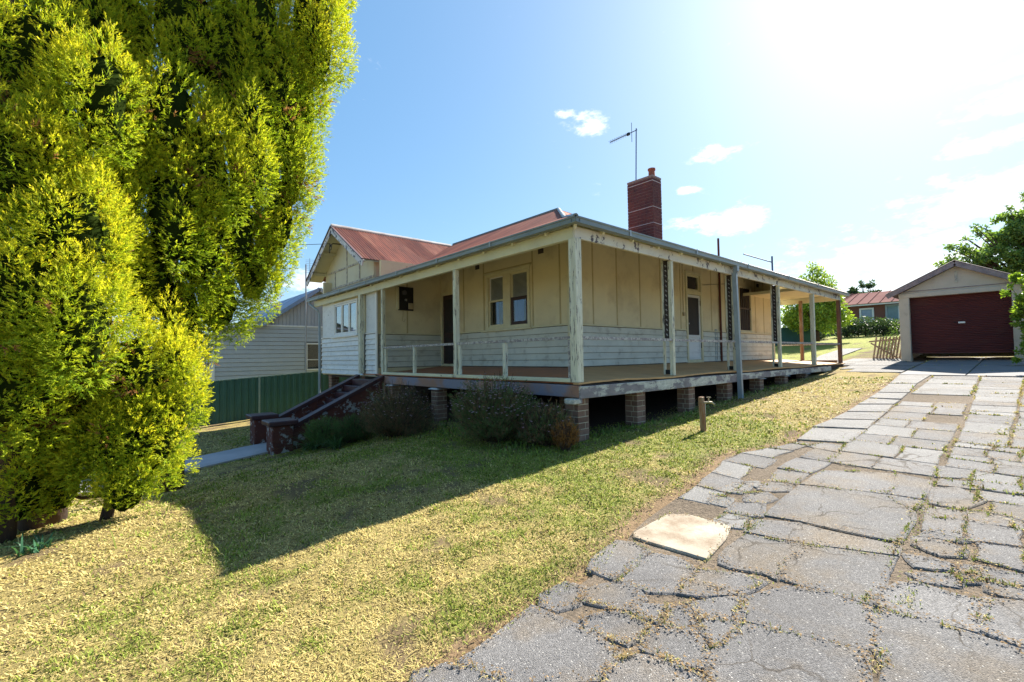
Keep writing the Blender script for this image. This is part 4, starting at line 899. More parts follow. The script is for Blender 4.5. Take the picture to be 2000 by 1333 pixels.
# side path behind the house and the front path
def path(name, pts, wd, mat, parent=None):
    m = MB(); vs = []
    for i, p in enumerate(pts):
        a = Vector(pts[max(i-1, 0)]); b = Vector(pts[min(i+1, len(pts)-1)]); d = (b-a).normalized(); nrm = Vector((-d.y, d.x))
        for s in (-1, 1):
            q = Vector(p)+nrm*s*wd/2; vs.append((q.x, q.y, gz(q.x, q.y)+.035))
    n = len(pts); vs2 = [(x, y, z-.1) for x, y, z in vs]; m.add(vs+vs2, [(2*i, 2*i+1, 2*i+3, 2*i+2) for i in range(n-1)]+[(2*i, 2*i+2, 2*n+2*i+2, 2*n+2*i) for i in range(n-1)]+[(2*i+1, 2*n+2*i+1, 2*n+2*i+3, 2*i+3) for i in range(n-1)])
    return tag(m.build(name, mat), kind='structure')
path('path', [(-2.3, 7.65), (-3.0, 7.6), (-3.8, 7.4), (-4.8, 7.1), (-6, 6.9), (-8, 6.8), (-12, 6.8)], 1.25, m_path)
path('path', [(15.2, .1), (16.5, .75), (18, 1.3), (20, 1.6), (24, 1.7)], .9, m_slab_p)

# ------------------------------------------------------------------ grass
def blades(n, r0, r1, name, seed, filt, size=1., upright=0., colour=None):
    g = np.random.default_rng(seed)
    rr = r0*(r1/r0)**g.random(n); aa = .8514 + (g.random(n)-.5)*2*R(54)
    x = CAM.x+rr*np.cos(aa); y = CAM.y+rr*np.sin(aa)
    k = filt(x, y, g); x, y, rr = x[k], y[k], rr[k]; n = len(x)
    return make_blades(x, y, rr, name, g, size, upright, colour)
def make_blades(x, y, rr, name, g, size=1., upright=0., colour=None, parent=None, zoff=0., kind='stuff'):
    n = len(x); z = ground_z(x, y)+(fbm(x, y, 2.2)-.5)*.05*(y > edge_y(x)+.08)+zoff
    gr, bare = lawn_fields(x, y); isg = g.random(n) < np.clip((gr-.36)/.24, .05, .8)
    L = .020*np.exp(g.normal(.12, .45, n))*(1+.05*rr)*size; wd = .0025*np.maximum(1, rr/2.6)*(.7+.6*g.random(n))*size**.5
    az = g.random(n)*6.283; til = np.where(isg, g.uniform(.35, 1.15, n), g.uniform(.8, 1.5, n)); til = np.where(g.random(n) < upright, g.uniform(.05, .5, n), til)
    dx = np.cos(az)*np.sin(til); dy = np.sin(az)*np.sin(til); dz = np.cos(til)
    sx = -np.sin(az); sy = np.cos(az)
    b = np.stack([x, y, z], 1); d = np.stack([dx, dy, dz], 1)*L[:, None]; s = np.stack([sx, sy, 0*sx], 1)*wd[:, None]
    bend = np.stack([dx*0, dy*0, -L*.25], 1)
    V = np.stack([b-s, b+s, b+d*.55-s*.7, b+d*.55+s*.7, b+d+bend], 1).reshape(-1, 3)
    o = np.arange(n)*5; F = np.concatenate([np.stack([o, o+1, o+3], 1), np.stack([o, o+3, o+2], 1), np.stack([o+2, o+3, o+4], 1)])
    c = np.where(isg[:, None], np.array((.21, .27, .045)), np.array((.50, .405, .15)))
    if colour is not None: c = np.broadcast_to(np.array(colour), c.shape)
    tw = g.random(n)[:, None]; c = np.where(isg[:, None], c*(1-.45*tw)+np.array((.30, .31, .06))*.45*tw, c*(1-.5*tw)+np.array((.56, .47, .22))*.5*tw)
    c = c*(.62+.7*g.random(n)[:, None])*(.72+.56*fbm(x, y, 7, 41)[:, None])
    c = np.where((g.random(n) < .07)[:, None], np.array((.12, .075, .05)), c)
    return np_mesh(name, V, F, m_blade, parent, col=np.repeat(c, 5, 0), kind=kind)
def lawn_filter(x, y, g):
    gr, bare = lawn_fields(x, y)
    k = (y > edge_y(x)+.02-.16*g.random(len(x))**2) & (g.random(len(x)) > bare*.85)
    k &= ~((x > .0) & (x < 14.8) & (y > .15+.5*g.random(len(x))) & (y < 12.5)) & ~((x > -2.95) & (x < .2) & (y > 6.6) & (y < 8.9)) & ~((x < -2.2) & (y > 6.95) & (y < 8.2))
    k &= ~((x > 14.9) & (abs(y-(.1+(x-15.2)*.45)) < .45) & (x < 19)) & ~((x > 12) & (x < 26) & (y < -.6))
    k &= (g.random(len(x)) < .15+1.3*fbm(x, y, 10, 12))
    return k
blades(610000, 1.25, 17, 'lawn_grass', 5, lawn_filter)
# tufts rooted in the joints of the drive
g = np.random.default_rng(8); tx, ty = [], []
for (a, b) in EDGES:
    L = math.dist(a, b)
    if random.random() < .42:
        for _ in range(random.randint(1, 3)):
            t = random.random(); c = (a[0]+(b[0]-a[0])*t, a[1]+(b[1]-a[1])*t); n = int(random.choice((4, 6, 10, 30))); st = random.uniform(.01, .05)
            du = np.array([(b[0]-a[0])/L, (b[1]-a[1])/L]) if L else np.array([1, 0])
            q = np.array(c)+g.normal(0, 1, (n, 1))*du*st*2+g.normal(0, .007, (n, 2)); tx += list(q[:, 0]); ty += list(q[:, 1])
for (cx, cy, s) in ((-1.72, -3.36, .09), (-2.35, -4.25, .06), (-1.35, -4.22, .12), (-.9, -4.26, .14), (-.35, -4.27, .13), (-2.2, -4.42, .08), (-2.9, -4.42, .06), (3.6, -4.6, .2), (4.4, -4.7, .2), (2.7, -4.55, .16), (-2.9, -3.75, .05)):
    q = g.normal(0, 1, (60, 2))*(s, s*.3)+(cx, cy); tx += list(q[:, 0]); ty += list(q[:, 1])
tx = np.array(tx); ty = np.array(ty); make_blades(tx, ty, np.hypot(tx-CAM.x, ty-CAM.y), 'joint_grass', g, .7, .15, zoff=.010)
# dead thatch crumbs along the joints
n = 22000; e = [EDGES[i] for i in g.integers(0, len(EDGES), n)]; t = g.random(n)
cx = np.array([a[0] for a, b in e])*(1-t)+np.array([b[0] for a, b in e])*t+g.normal(0, .022, n); cy = np.array([a[1] for a, b in e])*(1-t)+np.array([b[1] for a, b in e])*t+g.normal(0, .018, n)
cz = ground_z(cx, cy)+.018; s = (.003+.005*g.random(n)); az = g.random((n, 3))*6.28
V = np.stack([np.stack([cx+s*np.cos(az[:, 0]+k*2.1)*(2 if k == 0 else 1), cy+s*np.sin(az[:, 0]+k*2.1)*(2 if k == 0 else 1), cz+s*.6*(k == 1)+.004], 1) for k in range(3)], 1).reshape(-1, 3)
cc = np.array((.26, .17, .08))*(.4+1.1*g.random((n, 1)))
np_mesh('dirt_crumbs', V, np.arange(3*n).reshape(-1, 3), m_blade, col=np.repeat(cc, 3, 0), kind='stuff')
# long grass at the piers and beds
def tuft(x0, y0, n, spread, size, col=None, upright=.8, seed=1):
    g = np.random.default_rng(seed); q = g.normal(0, 1, (n, 2))*spread+(x0, y0); return q
P_ = np.concatenate([tuft(*a, seed=i) for i, a in enumerate(((1.0, .0, 300, (.35, .10), 1), (.25, .2, 120, (.1, .1), 1), (2.0, -.2, 200, (.5, .08), 1), (3.7, -.15, 200, (.6, .08), 1), (-.6, 2.6, 700, (.35, .5), 1), (-.7, 4.0, 500, (.3, .4), 1), (6.5, -.1, 200, (.8, .1), 1), (-.9, .5, 500, (.3, .3), 1)))])
g = np.random.default_rng(4); make_blades(P_[:, 0], P_[:, 1], np.hypot(P_[:, 0]-CAM.x, P_[:, 1]-CAM.y), 'long_grass', g, 1.7, .55, colour=(.13, .21, .05))

# ------------------------------------------------------------------ foliage
def unitrows(a): return a/np.maximum(1e-9, np.linalg.norm(a, axis=1))[:, None]
def sprays(P, D, L, K, wd, cbase, ctip, g, spread=.75):
    """feathery sprays: K thin leaflets along an axis D from P, cbase/ctip (n,3)"""
    n = len(P); D = unitrows(D); S = unitrows(np.cross(D, g.normal(0, 1, (n, 3)))); T = np.cross(D, S)
    vs, cs = [], []
    for k in range(K):
        t = (k+.3)/K*g.uniform(.8, 1.1, n); ph = g.random(n)*6.283
        side = S*np.cos(ph)[:, None]+T*np.sin(ph)[:, None]
        a = P+D*(t*L)[:, None]; d = unitrows(D*.8+side*spread*(1.15-.6*t)[:, None]); l = L*(.55-.25*t)*g.uniform(.7, 1.2, n)
        wv = unitrows(np.cross(d, g.normal(0, 1, (n, 3))))*(wd*g.uniform(.7, 1.3, n))[:, None]
        vs.append(np.stack([a-wv, a+wv, a+d*l[:, None]], 1))
        m_ = np.clip(t, 0, 1)[:, None]; cb = cbase*(1-m_*.7)+ctip*m_*.7; cs.append(np.stack([cb, cb, cb*.45+ctip*.55], 1))
    V = np.concatenate(vs, 1).reshape(-1, 3); C_ = np.concatenate(cs, 1).reshape(-1, 3)
    return V, np.arange(len(V)).reshape(-1, 3), C_
def conifer():
    g = np.random.default_rng(21); P, D, yel, Ls = [], [], [], []
    tree = thing('conifer_tree', (-6.3, 2.6, gz(-6.3, 2.6)), 'huge golden yellow-green conifer filling the left side of the lawn', 'tree')
    L = np.array(LOBES); cores = MB()
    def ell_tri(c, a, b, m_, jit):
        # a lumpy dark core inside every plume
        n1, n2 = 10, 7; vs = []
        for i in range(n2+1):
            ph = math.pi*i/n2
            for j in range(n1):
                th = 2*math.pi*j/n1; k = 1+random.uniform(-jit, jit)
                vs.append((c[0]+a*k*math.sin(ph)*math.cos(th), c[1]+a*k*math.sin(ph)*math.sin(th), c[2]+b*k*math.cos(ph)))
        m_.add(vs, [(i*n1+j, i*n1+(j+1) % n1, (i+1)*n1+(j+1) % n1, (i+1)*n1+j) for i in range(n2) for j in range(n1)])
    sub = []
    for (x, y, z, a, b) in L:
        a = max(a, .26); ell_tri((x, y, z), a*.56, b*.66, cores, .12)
        k = int(15*max(1, a*b/.35))
        for _ in range(k):                    # tapering upright plumes over the lobe
            d = g.normal(0, 1, 3); d /= np.linalg.norm(d); d[2] *= .9
            c = np.array((x, y, z))+d*np.array((a, a, b))*g.uniform(.62, .92)
            sub.append((*c, *(g.uniform(.08, .17)*(1+a*.35),), g.uniform(.2, .5)*(1+b*.25)))
    sub = np.array(sub)
    allE = np.concatenate([L, sub])
    for q, e in enumerate(allE):
        x, y, z, a, b = e; is_sub = q >= len(L)
        n = int((700 if is_sub else 260)*4*3.14*((a*a+2*a*b)/3)*.42)
        d = unitrows(g.normal(0, 1, (n, 3)))
        pt = np.array((x, y, z))+d*np.array((a, a, b))*g.uniform(.78, 1.0, (n, 1))
        # drop what lies deep inside other lobes
        keep = np.ones(n, bool)
        for (lx, ly, lz, la, lb) in L:
            keep &= (((pt[:, 0]-lx)/la)**2+((pt[:, 1]-ly)/la)**2+((pt[:, 2]-lz)/lb)**2) > .42
        keep &= pt[:, 2] > ground_z(pt[:, 0], pt[:, 1])+.12+.25*g.random(n)
        far = (pt[:, 0]-x)*f.x+(pt[:, 1]-y)*f.y
        keep &= (g.random(n) < np.where((pt-np.array(CAM))@np.array(f) > 9, .4, 1)) & (g.random(n) < np.where(pt[:, 2] > 6.8, .3, 1)) & (g.random(n) < np.where((d@np.array(f) > .35), .45, 1))
        pt = pt[keep]; d = d[keep]
        P.append(pt); D.append(d*np.array((1, 1, .7))*1.0+np.array((0, 0, .5))+g.normal(0, .25, pt.shape))
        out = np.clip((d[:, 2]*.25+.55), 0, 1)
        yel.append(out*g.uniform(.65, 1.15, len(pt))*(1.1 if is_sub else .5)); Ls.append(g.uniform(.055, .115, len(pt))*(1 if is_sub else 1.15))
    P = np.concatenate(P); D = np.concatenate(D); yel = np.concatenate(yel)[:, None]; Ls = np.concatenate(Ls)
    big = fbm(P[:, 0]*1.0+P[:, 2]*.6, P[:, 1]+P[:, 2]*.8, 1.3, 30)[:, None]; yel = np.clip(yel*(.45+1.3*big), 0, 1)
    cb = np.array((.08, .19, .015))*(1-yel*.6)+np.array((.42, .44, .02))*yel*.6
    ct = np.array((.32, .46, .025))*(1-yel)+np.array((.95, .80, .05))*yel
    brown = (np.linalg.norm((P-np.array((-6.25, 1.75, .02)))/np.array((.22, .22, .28)), axis=1) < 1)[:, None] | ((fbm(P[:, 0]*2+P[:, 2], P[:, 1]*2-P[:, 2]*1.3, 1.9, 77) > .74) & (yel[:, 0] < .45))[:, None]
    cb = np.where(brown, np.array((.16, .07, .03)), cb); ct = np.where(brown, np.array((.40, .20, .10)), ct)
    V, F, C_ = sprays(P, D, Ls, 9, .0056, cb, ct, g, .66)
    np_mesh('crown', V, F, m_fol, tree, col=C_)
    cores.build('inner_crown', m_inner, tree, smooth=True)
    m = MB()
    for (x, y, z1, rd) in ((-6.3, 2.6, 5.5, .17), (-5.76, 1.9, 1.0, .05), (-6.6, 1.9, 4.5, .13), (-5.0, 3.9, 6.0, .14)):
        z0 = gz(x, y)-.1; m.tube([(x+.06*math.sin(t*9), y+.05*math.cos(t*7), z0+(z1-z0)*t) for t in np.linspace(0, 1, 8)], [rd*(1.25-t) for t in np.linspace(0, 1, 8)], 8)
    for _ in range(60):
        t = random.random(); l = L[random.randrange(len(L))]; a = Vector((-6.3, 2.9, max(-1, l[2]-.9))); b = Vector((l[0], l[1], l[2]))
        m.tube([a, a.lerp(b, .5)+Vector((0, 0, -.1)), b], [.04, .028, .012], 5)
    m.build('trunk', m_bark, tree, smooth=True)
conifer()

def leaf_cloud(cl, n, size, cA, cB, g, stems=None, aspect=.45, hang=.0):
    """diamond leaves through the volume of the clusters cl (x,y,z,rx,rz)"""
    cl = np.array(cl, float); w_ = cl[:, 3]**2*cl[:, 4]; w_ = w_/w_.sum(); idx = g.choice(len(cl), n, p=w_)
    d = unitrows(g.normal(0, 1, (n, 3)))*(g.random((n, 1))**.45); c = cl[idx]
    P = c[:, :3]+d*np.stack([c[:, 3], c[:, 3], c[:, 4]], 1)
    ax = unitrows(g.normal(0, 1, (n, 3))+np.array((0, 0, -hang))+d*.5); sd = unitrows(np.cross(ax, g.normal(0, 1, (n, 3)))); s = size*g.uniform(.6, 1.3, n)[:, None]
    V = np.stack([P, P+ax*s*.5+sd*s*aspect*.5, P+ax*s, P+ax*s*.5-sd*s*aspect*.5], 1).reshape(-1, 3)
    t = np.clip(g.normal(.5, .3, (n, 1))+(d[:, 2:3])*.25, 0, 1); C_ = (np.array(cA)*(1-t)+np.array(cB)*t)*g.uniform(.7, 1.25, (n, 1))
    o = np.arange(n)*4; return V, np.stack([o, o+1, o+2, o+3], 1), np.repeat(C_, 4, 0)
def broad_tree(name, loc, cl, n, size, cA, cB, label, cat='tree', group=None, seed=1, trunk=.12, hang=0., limb=.02, aspect=.45, sub=0):
    g = np.random.default_rng(seed); x, y, z = loc; t = thing(name, loc, label, cat, group)
    if sub:
        c2 = []
        for c in cl:
            for _ in range(sub):
                d = g.normal(0, 1, 3); d /= np.linalg.norm(d); k = g.uniform(.35, 1.05); c2.append((c[0]+d[0]*c[3]*k, c[1]+d[1]*c[3]*k, c[2]+d[2]*c[4]*k, c[3]*g.uniform(.16, .34), c[4]*g.uniform(.14, .28)))
    else: c2 = cl
    V, F, C_ = leaf_cloud(c2, n, size, cA, cB, g, aspect=aspect, hang=hang); np_mesh('crown', V, F, m_fold, t, col=C_)
    m = MB(); top = max(c[2] for c in cl)
    base = Vector((x, y, z-.2)); fork = Vector((x, y, z+(min(c[2] for c in cl)-z)*.6+.05)); m.tube([base, fork], [trunk, trunk*.8], 8)
    for c in (c2 if len(c2) < 70 else c2[::max(1, len(c2)//70)]):
        e = Vector(c[:3]); m.tube([fork, fork.lerp(e, .5)+Vector((0, 0, .08*(e-fork).length)), e], [trunk*.45, trunk*.25, limb*.5], 5)
    m.build('trunk', m_bark, t, smooth=True); return t
def ring(cx, cy, cz, rx, rz, n, rr, seed):
    g = random.Random(seed); out = []
    for _ in range(n):
        a = g.random()*6.28; b = g.uniform(-1, 1); k = g.uniform(.5, 1); out.append((cx+rx*k*math.cos(a)*math.sqrt(1-b*b), cy+rx*k*math.sin(a)*math.sqrt(1-b*b), cz+rz*b*k, rr*g.uniform(.7, 1.3), rr*g.uniform(.6, 1.1)))
    return out
# flowering shrubs under the front verandah
def shrub(name, x, y, rx, ry, h, label, group, seed, n=5200, flowers=0, cA=(.08, .12, .05), cB=(.17, .21, .09), brown=.3):
    g = np.random.default_rng(seed); z0 = gz(x, y); t = thing(name, (x, y, z0), label, 'shrub', group)
    th = g.random(n)*6.283; k = g.random(n)**.5; lean = k*.9; bx_ = x+rx*.35*k*np.cos(th); by_ = y+ry*.35*k*np.sin(th)
    rg = .62+.75*fbm(th*1.2+seed, th*.7, 1.3, seed); k = k*rg
    hh = h*(.7+.6*fbm(th*1.5, k*3+seed, 1.7, seed+3))*np.sqrt(np.maximum(.05, 1-k**2*.75))*g.uniform(.45, 1.05, n); q = g.random(n)**.6
    P = np.stack([bx_+rx*.65*k*np.cos(th)*q+g.normal(0, .03, n), by_+ry*.65*k*np.sin(th)*q+g.normal(0, .03, n), z0+hh*q+.02], 1)
    D = np.stack([np.cos(th)*lean*.7, np.sin(th)*lean*.7, np.ones(n)*.8], 1)+g.normal(0, .3, (n, 3))
    br = (g.random(n) < brown)[:, None]
    cb = np.where(br, np.array((.14, .09, .06)), np.array(cA)); ct = np.where(br, np.array((.28, .18, .12)), np.array(cB))*g.uniform(.7, 1.3, (n, 1))
    V, F, C_ = sprays(P, D, g.uniform(.06, .12, n), 8, .0045, cb, ct, g, .9); np_mesh('foliage', V, F, m_fol, t, col=C_)
    m = MB()
    for _ in range(150):
        a = random.random()*6.28; r_ = random.random()**.5; hh_ = h*math.sqrt(1-r_*r_*.75)*random.uniform(.6, 1.22)
        m.tube([(x+rx*.2*r_*math.cos(a), y+ry*.2*r_*math.sin(a), z0-.03), (x+rx*.6*r_*math.cos(a), y+ry*.6*r_*math.sin(a), z0+hh_*.6), (x+rx*r_*math.cos(a), y+ry*r_*math.sin(a), z0+hh_)], [.009, .006, .003], 4, cap=False)
    m.build('stem', m_bark, t)
    if flowers:
        a = g.random(flowers)*6.283; r_ = g.random(flowers)**.5; hz_ = h*np.sqrt(1-r_*r_*.75)*g.uniform(.75, 1.12, flowers)
        P = np.stack([x+rx*r_*np.cos(a), y+ry*r_*np.sin(a), z0+hz_], 1); nn = 5; vs = []
        for k in range(nn):
            ang = 6.283*k/nn+a; d = np.stack([np.cos(ang), np.sin(ang), .5+0*ang], 1)*.022; s_ = np.stack([-np.sin(ang), np.cos(ang), 0*ang], 1)*.010
            vs.append(np.stack([P, P+d*.6+s_, P+d, P+d*.6-s_], 1))
        V = np.concatenate(vs, 1).reshape(-1, 3); np_mesh('flower', V, np.arange(len(V)).reshape(-1, 4), m_fold, t, col=np.repeat(np.array((.62, .42, .60))*g.uniform(.6, 1.2, (flowers*nn, 1)), 4, 0), kind='stuff')
    return t
GB = 'shrubs in the bed below the front verandah'
shrub('flowering_shrub', -.80, 1.15, .72, .95, 1.02, 'rounded shrub dotted with small lavender flowers below the front verandah', GB, 3, 7500, 330)
shrub('flowering_shrub', -.55, .18, .42, .45, .62, 'low straggly half-brown shrub beside the corner brick pier', GB, 4, 2600, 40, brown=.45)
shrub('flowering_shrub', -1.05, 4.25, .75, 1.05, 1.02, 'darker shrub between the front steps and the brick pier', GB, 5, 6500, 160, cA=(.07, .09, .045), cB=(.17, .15, .09), brown=.5)
shrub('fern_clump', -.62, -.28, .17, .18, .42, 'small dried orange fern catching the sun in front of the corner pier', GB, 6, 700, 0, (.20, .10, .03), (.42, .20, .07), brown=.2)
def strappy(x, y, n, L, label, seed, col=(.09, .16, .06), cat='plant', group=None):
    g = np.random.default_rng(seed); z0 = gz(x, y); t = thing('strappy_plant', (x, y, z0), label, cat, group); V, F = [], []
    for k in range(n):
        a = g.random()*6.283; l = L*g.uniform(.6, 1.15); el = g.uniform(.5, 1.3); d = np.array((math.cos(a), math.sin(a))); s = np.array((-d[1], d[0]))*.012; p = np.array((x, y))+g.normal(0, .05, 2); b = len(V)
        for j in range(5):
            u_ = j/4; hx = l*u_*math.cos(el)*(1+.3*u_); zz = l*(u_*math.sin(el)-.45*u_*u_); w2 = 1-u_*.85
            for sg in (-1, 1): V.append((*(p+d*hx+s*sg*w2), z0+zz))
        F += [(b+2*j, b+2*j+1, b+2*j+3, b+2*j+2) for j in range(4)]
    V = np.array(V); F = np.array(F); np_mesh('leaves', V, F, m_fold, t, col=np.repeat(np.array(col)*g.uniform(.7, 1.3, (n, 1)), 10, 0)); return t
shrub('leafy_plant', -1.95, 5.95, .42, .50, .62, 'green leafy plant hiding the foot of the stair side wall', GB, 61, 4500, 0, (.07, .13, .05), (.15, .24, .08), brown=.08)
shrub('leafy_plant', -1.55, 5.35, .42, .45, .55, 'dense low green plant left of the darker shrub', GB, 62, 4000, 0, (.06, .11, .05), (.13, .2, .08), brown=.12)
GS = 'strappy plants beside the front steps'
strappy(-2.15, 6.1, 90, 1.0, 'dark strappy clump beside the near pedestal of the front steps', 31, group=GS)
strappy(-1.75, 5.75, 90, 1.05, 'dark strappy clump against the side wall of the front steps', 32, group=GS)
strappy(-2.2, 6.35, 35, .45, 'small light green leafy clump touching the near stair pedestal', 33, (.12, .2, .04), group=GS)
strappy(-1.95, 5.2, 80, .65, 'low strappy clump at the front edge of the bed', 34, group=GS)
strappy(-6.25, 1.15, 26, .28, 'small blue-green bulb leaves growing under the golden conifer', 35, (.06, .16, .08))

# ------------------------------------------------------------------ garden tap
tp = thing('garden_tap', (1.62, -1.28, gz(1.62, -1.28)), 'brass garden tap on a short leaning timber stake in the lawn', 'tap')
z0 = gz(1.62, -1.28)
MB().bar((1.63, -1.28, z0-.08), (1.60, -1.27, -.27), .075, .075).build('stake', m_timber, tp, bevel=.006)
m = MB(); m.tube([(1.60, -1.31, -.36), (1.655, -1.36, -.355), (1.70, -1.40, -.36), (1.73, -1.43, -.395)], [.014, .016, .016, .013], 8)
m.tube([(1.66, -1.365, -.35), (1.66, -1.365, -.29)], .012, 8).bar((1.635, -1.34, -.275), (1.685, -1.39, -.275), .014, .012).bar((1.64, -1.39, -.275), (1.68, -1.34, -.275), .014, .012)
m.build('tap_fitting', M('worn brass', (.45, .42, .33), (.3, .26, .18), 20, rough=.35, metal=.7), tp, smooth=False)
MB().tube([(1.66, -1.30, z0-.05), (1.66, -1.30, -.36), (1.64, -1.31, -.35)], .012, 7).build('riser_pipe', m_grey, tp)

# ------------------------------------------------------------------ green steel fence on the left
def steel_fence(name, y, x0, x1, pl, label, h=1.5, mat=m_fence, z=None, along=0):
    t = thing(name, (x0, y, gz(x0, y)), label, 'fence'); x = x0; me = None
    while x < x1-.1:
        zt = -.03+.062*(x+.0); zt2 = -.03+.062*(x+pl)
        MB().box(x-.03, x+.03, y-.03, y+.03, zt-h-.2, zt+.01).build('post', m_fencep, t)
        MB().bar((x+.03, y, zt-.02), (x+pl-.03, y, zt2-.02), .05, .04).build('top_rail', m_fencep, t)
        MB().bar((x+.03, y, zt-h+.04), (x+pl-.03, y, zt2-h+.04), .05, .04).build('bottom_rail', m_fence, t)
        for s in range(3):
            a = x+.03+(pl-.06)*s/3; b = x+.03+(pl-.06)*(s+1)/3; m = MB(); n = 4; vs = []; pr = []
            for k in range(n):
                c = a+(b-a)*k/n; w_ = (b-a)/n; pr += [(c, 0), (c+w_*.12, -.03), (c+w_*.5, -.03), (c+w_*.62, 0)]
            pr.append((b, 0))
            for (px, py) in pr:
                zz = -.03+.062*px; vs += [(px, y+py, zz-h+.05), (px, y+py, zz-.03)]
            m.add(vs, [(2*k, 2*k+2, 2*k+3, 2*k+1) for k in range(len(pr)-1)]); m.build('fence_sheet', mat, t)
        x += pl
    return t
steel_fence('steel_fence', 13.5, -12.4, 15, 2.7, 'green ribbed steel fence along the left boundary')

# ------------------------------------------------------------------ neighbour's house on the left
nb = thing('neighbour_house', (0, 16, -1.6), 'grey weatherboard neighbouring house with blue-grey gable roof behind the green fence', 'house')
bx_ = lambda *a, **k: bx(*a, **k)
YN = 16.0; XN0 = -2.66
bx('wall', m_nb, nb, XN0, 9, YN, YN+.1, -1.75, 1.9); bx('wall', m_nb, nb, XN0, XN0+.1, YN+.1, 26, -1.75, 1.5)
def nboard(a, b, z, h=.165):
    me = board_mesh(b-a, h, .03); o = mesh_obj('weatherboard', me, m_nb, nb, (a, YN, z)); return o
z = -1.5
while z < 1.8:
    if z > -.05 and z < 1.12: nboard(XN0+.06, .72, z); nboard(1.95, 3.2, z)
    else: nboard(XN0+.06, 3.2, z)
    z += .17
bx('joint_shade', m_joint_shade, nb, XN0+.07, 3.2, YN-.008, YN-.001, -1.5, 1.83)  # painted shadow for the gaps between the neighbour's boards
m = MB(); m.prism([(-.95, 1.88), (3.5, 1.88), (1.27, 3.46)], 1, YN+.02, YN+.1); m.build('gable_wall', m_nbv, nb)
for x in np.arange(-.75, 3.3, .145):
    top = 3.44-abs(x-1.27)*.71
    if top > 2.0: bx('vertical_board', m_nbv, nb, x+.006, x+.139, YN-.005, YN+.02, 1.90, top)
bx('trim_board', m_white, nb, -1.0, 3.3, YN-.045, YN-.006, 1.84, 1.90)
bx('corner_board', m_white, nb, XN0-.02, XN0+.07, YN-.05, YN, -1.6, 1.55)
k = math.sqrt(1+.71**2)
for sgn in (-1, 1):
    corr((1.27, YN-.28, 3.56), (0, 1, 0), unit((sgn, 0, -.71)), unit((sgn*.71, 0, 1)), 0, 9.5, (lambda t: 0), (lambda t: 2.35*k), m_nroof, nb)
    MB().bar((1.27, YN-.28, 3.52), (1.27+sgn*2.36, YN-.28, 3.52-2.36*.71), .035, .15).build('bargeboard', m_nbv if sgn > 0 else m_nroof, nb)
corr((XN0-.35, YN-.2, 1.62), (0, 1, 0), unit((1, 0, .38)), unit((-.38, 0, 1)), 0, 9.5, (lambda t: 0), (lambda t: 2.4), m_nroof, nb)
MB().tube([(XN0-.40, YN-.26, 1.66), (-.85, YN-.26, 1.86)], .075, 8).build('gutter', m_grey, nb)
wn = frame('window', m_white, nb, 1, YN-.02, .76, 1.9, -.02, 1.16, .06, .04, .04)
bx('pane', m_glass, wn, .82, 1.84, YN-.03, YN-.025, .04, 1.1); bx('backing', m_mesh, wn, .82, 1.84, YN-.022, YN-.004, .04, 1.1)
bx('meeting_rail', m_white, wn, .82, 1.84, YN-.05, YN-.03, .42, .45)
wl = frame('window', m_white, nb, 0, XN0-.01, YN+.35, YN+1.6, -.5, 1.0, .06, .03, .03)
bx('pane', m_mesh, wl, XN0-.02, XN0-.012, YN+.41, YN+1.54, -.44, .94); bx('curtain', m_lace, wl, XN0-.03, XN0-.022, YN+.9, YN+1.2, -.44, .94)
ma = thing('aerial_mast', (.65, 15.6, -1.4), 'thin aerial mast with small grid antenna in front of the grey neighbouring house', 'aerial')
MB().tube([(.65, 15.6, -1.5), (.65, 15.6, 4.5)], .03, 7).build('mast', m_grey, ma)
m = MB()
for k in range(8): m.bar((.62, 15.55, 4.15+k*.075), (.92, 15.35, 4.15+k*.075), .010, .010)
m.bar((.76, 15.45, 4.1), (.76, 15.45, 4.75), .014, .014); m.build('antenna_grid', m_grey, ma)

# ------------------------------------------------------------------ garage
ga = thing('garage', (17, -3.0, .05), 'cream garage with maroon roller door at the end of the driveway', 'garage')
GX0, gl, grt, fl = 17.0, -1.42, -4.63, .05
bx('pillar', m_gar, ga, GX0-.02, GX0+.35, -1.72, gl, fl-.1, 2.58, bevel=.01); bx('pillar', m_gar, ga, GX0-.02, GX0+.35, grt, -4.35, fl-.1, 2.58, bevel=.01)
bx('wall', m_gar, ga, GX0+.35, 22.5, gl-.1, gl-.0, fl-.3, 2.54); bx('wall', m_gar, ga, GX0+.35, 22.5, grt, grt+.1, fl-.3, 2.54)
bx('wall', m_gar, ga, 22.4, 22.5, -3.3, gl-.1, .9, 2.54); bx('wall', m_gar, ga, 22.4, 22.5, grt+.1, -3.3, fl-.3, 2.54)
bx('lintel', m_gar, ga, GX0-.03, GX0+.2, grt, gl, 2.42, 2.58, bevel=.008)
ap, foot = 3.52, 2.52; cy_ = (gl+grt)/2
m = MB(); m.prism([(grt, 2.58), (gl, 2.58), (cy_, ap-.1)], 0, GX0+.02, GX0+.12); m.build('gable_wall', m_gar, ga)
bx('batten', m_gbat, ga, GX0-.0, GX0+.02, cy_-.035, cy_+.035, 2.85, ap-.28); bx('batten', m_gbarge, ga, GX0+.0, GX0+.02, grt+.1, gl-.1, 2.64, 2.665)
pt = (ap-foot)/(cy_*-1+gl)*1.0; pt = (ap-foot)/(gl+.33-cy_)
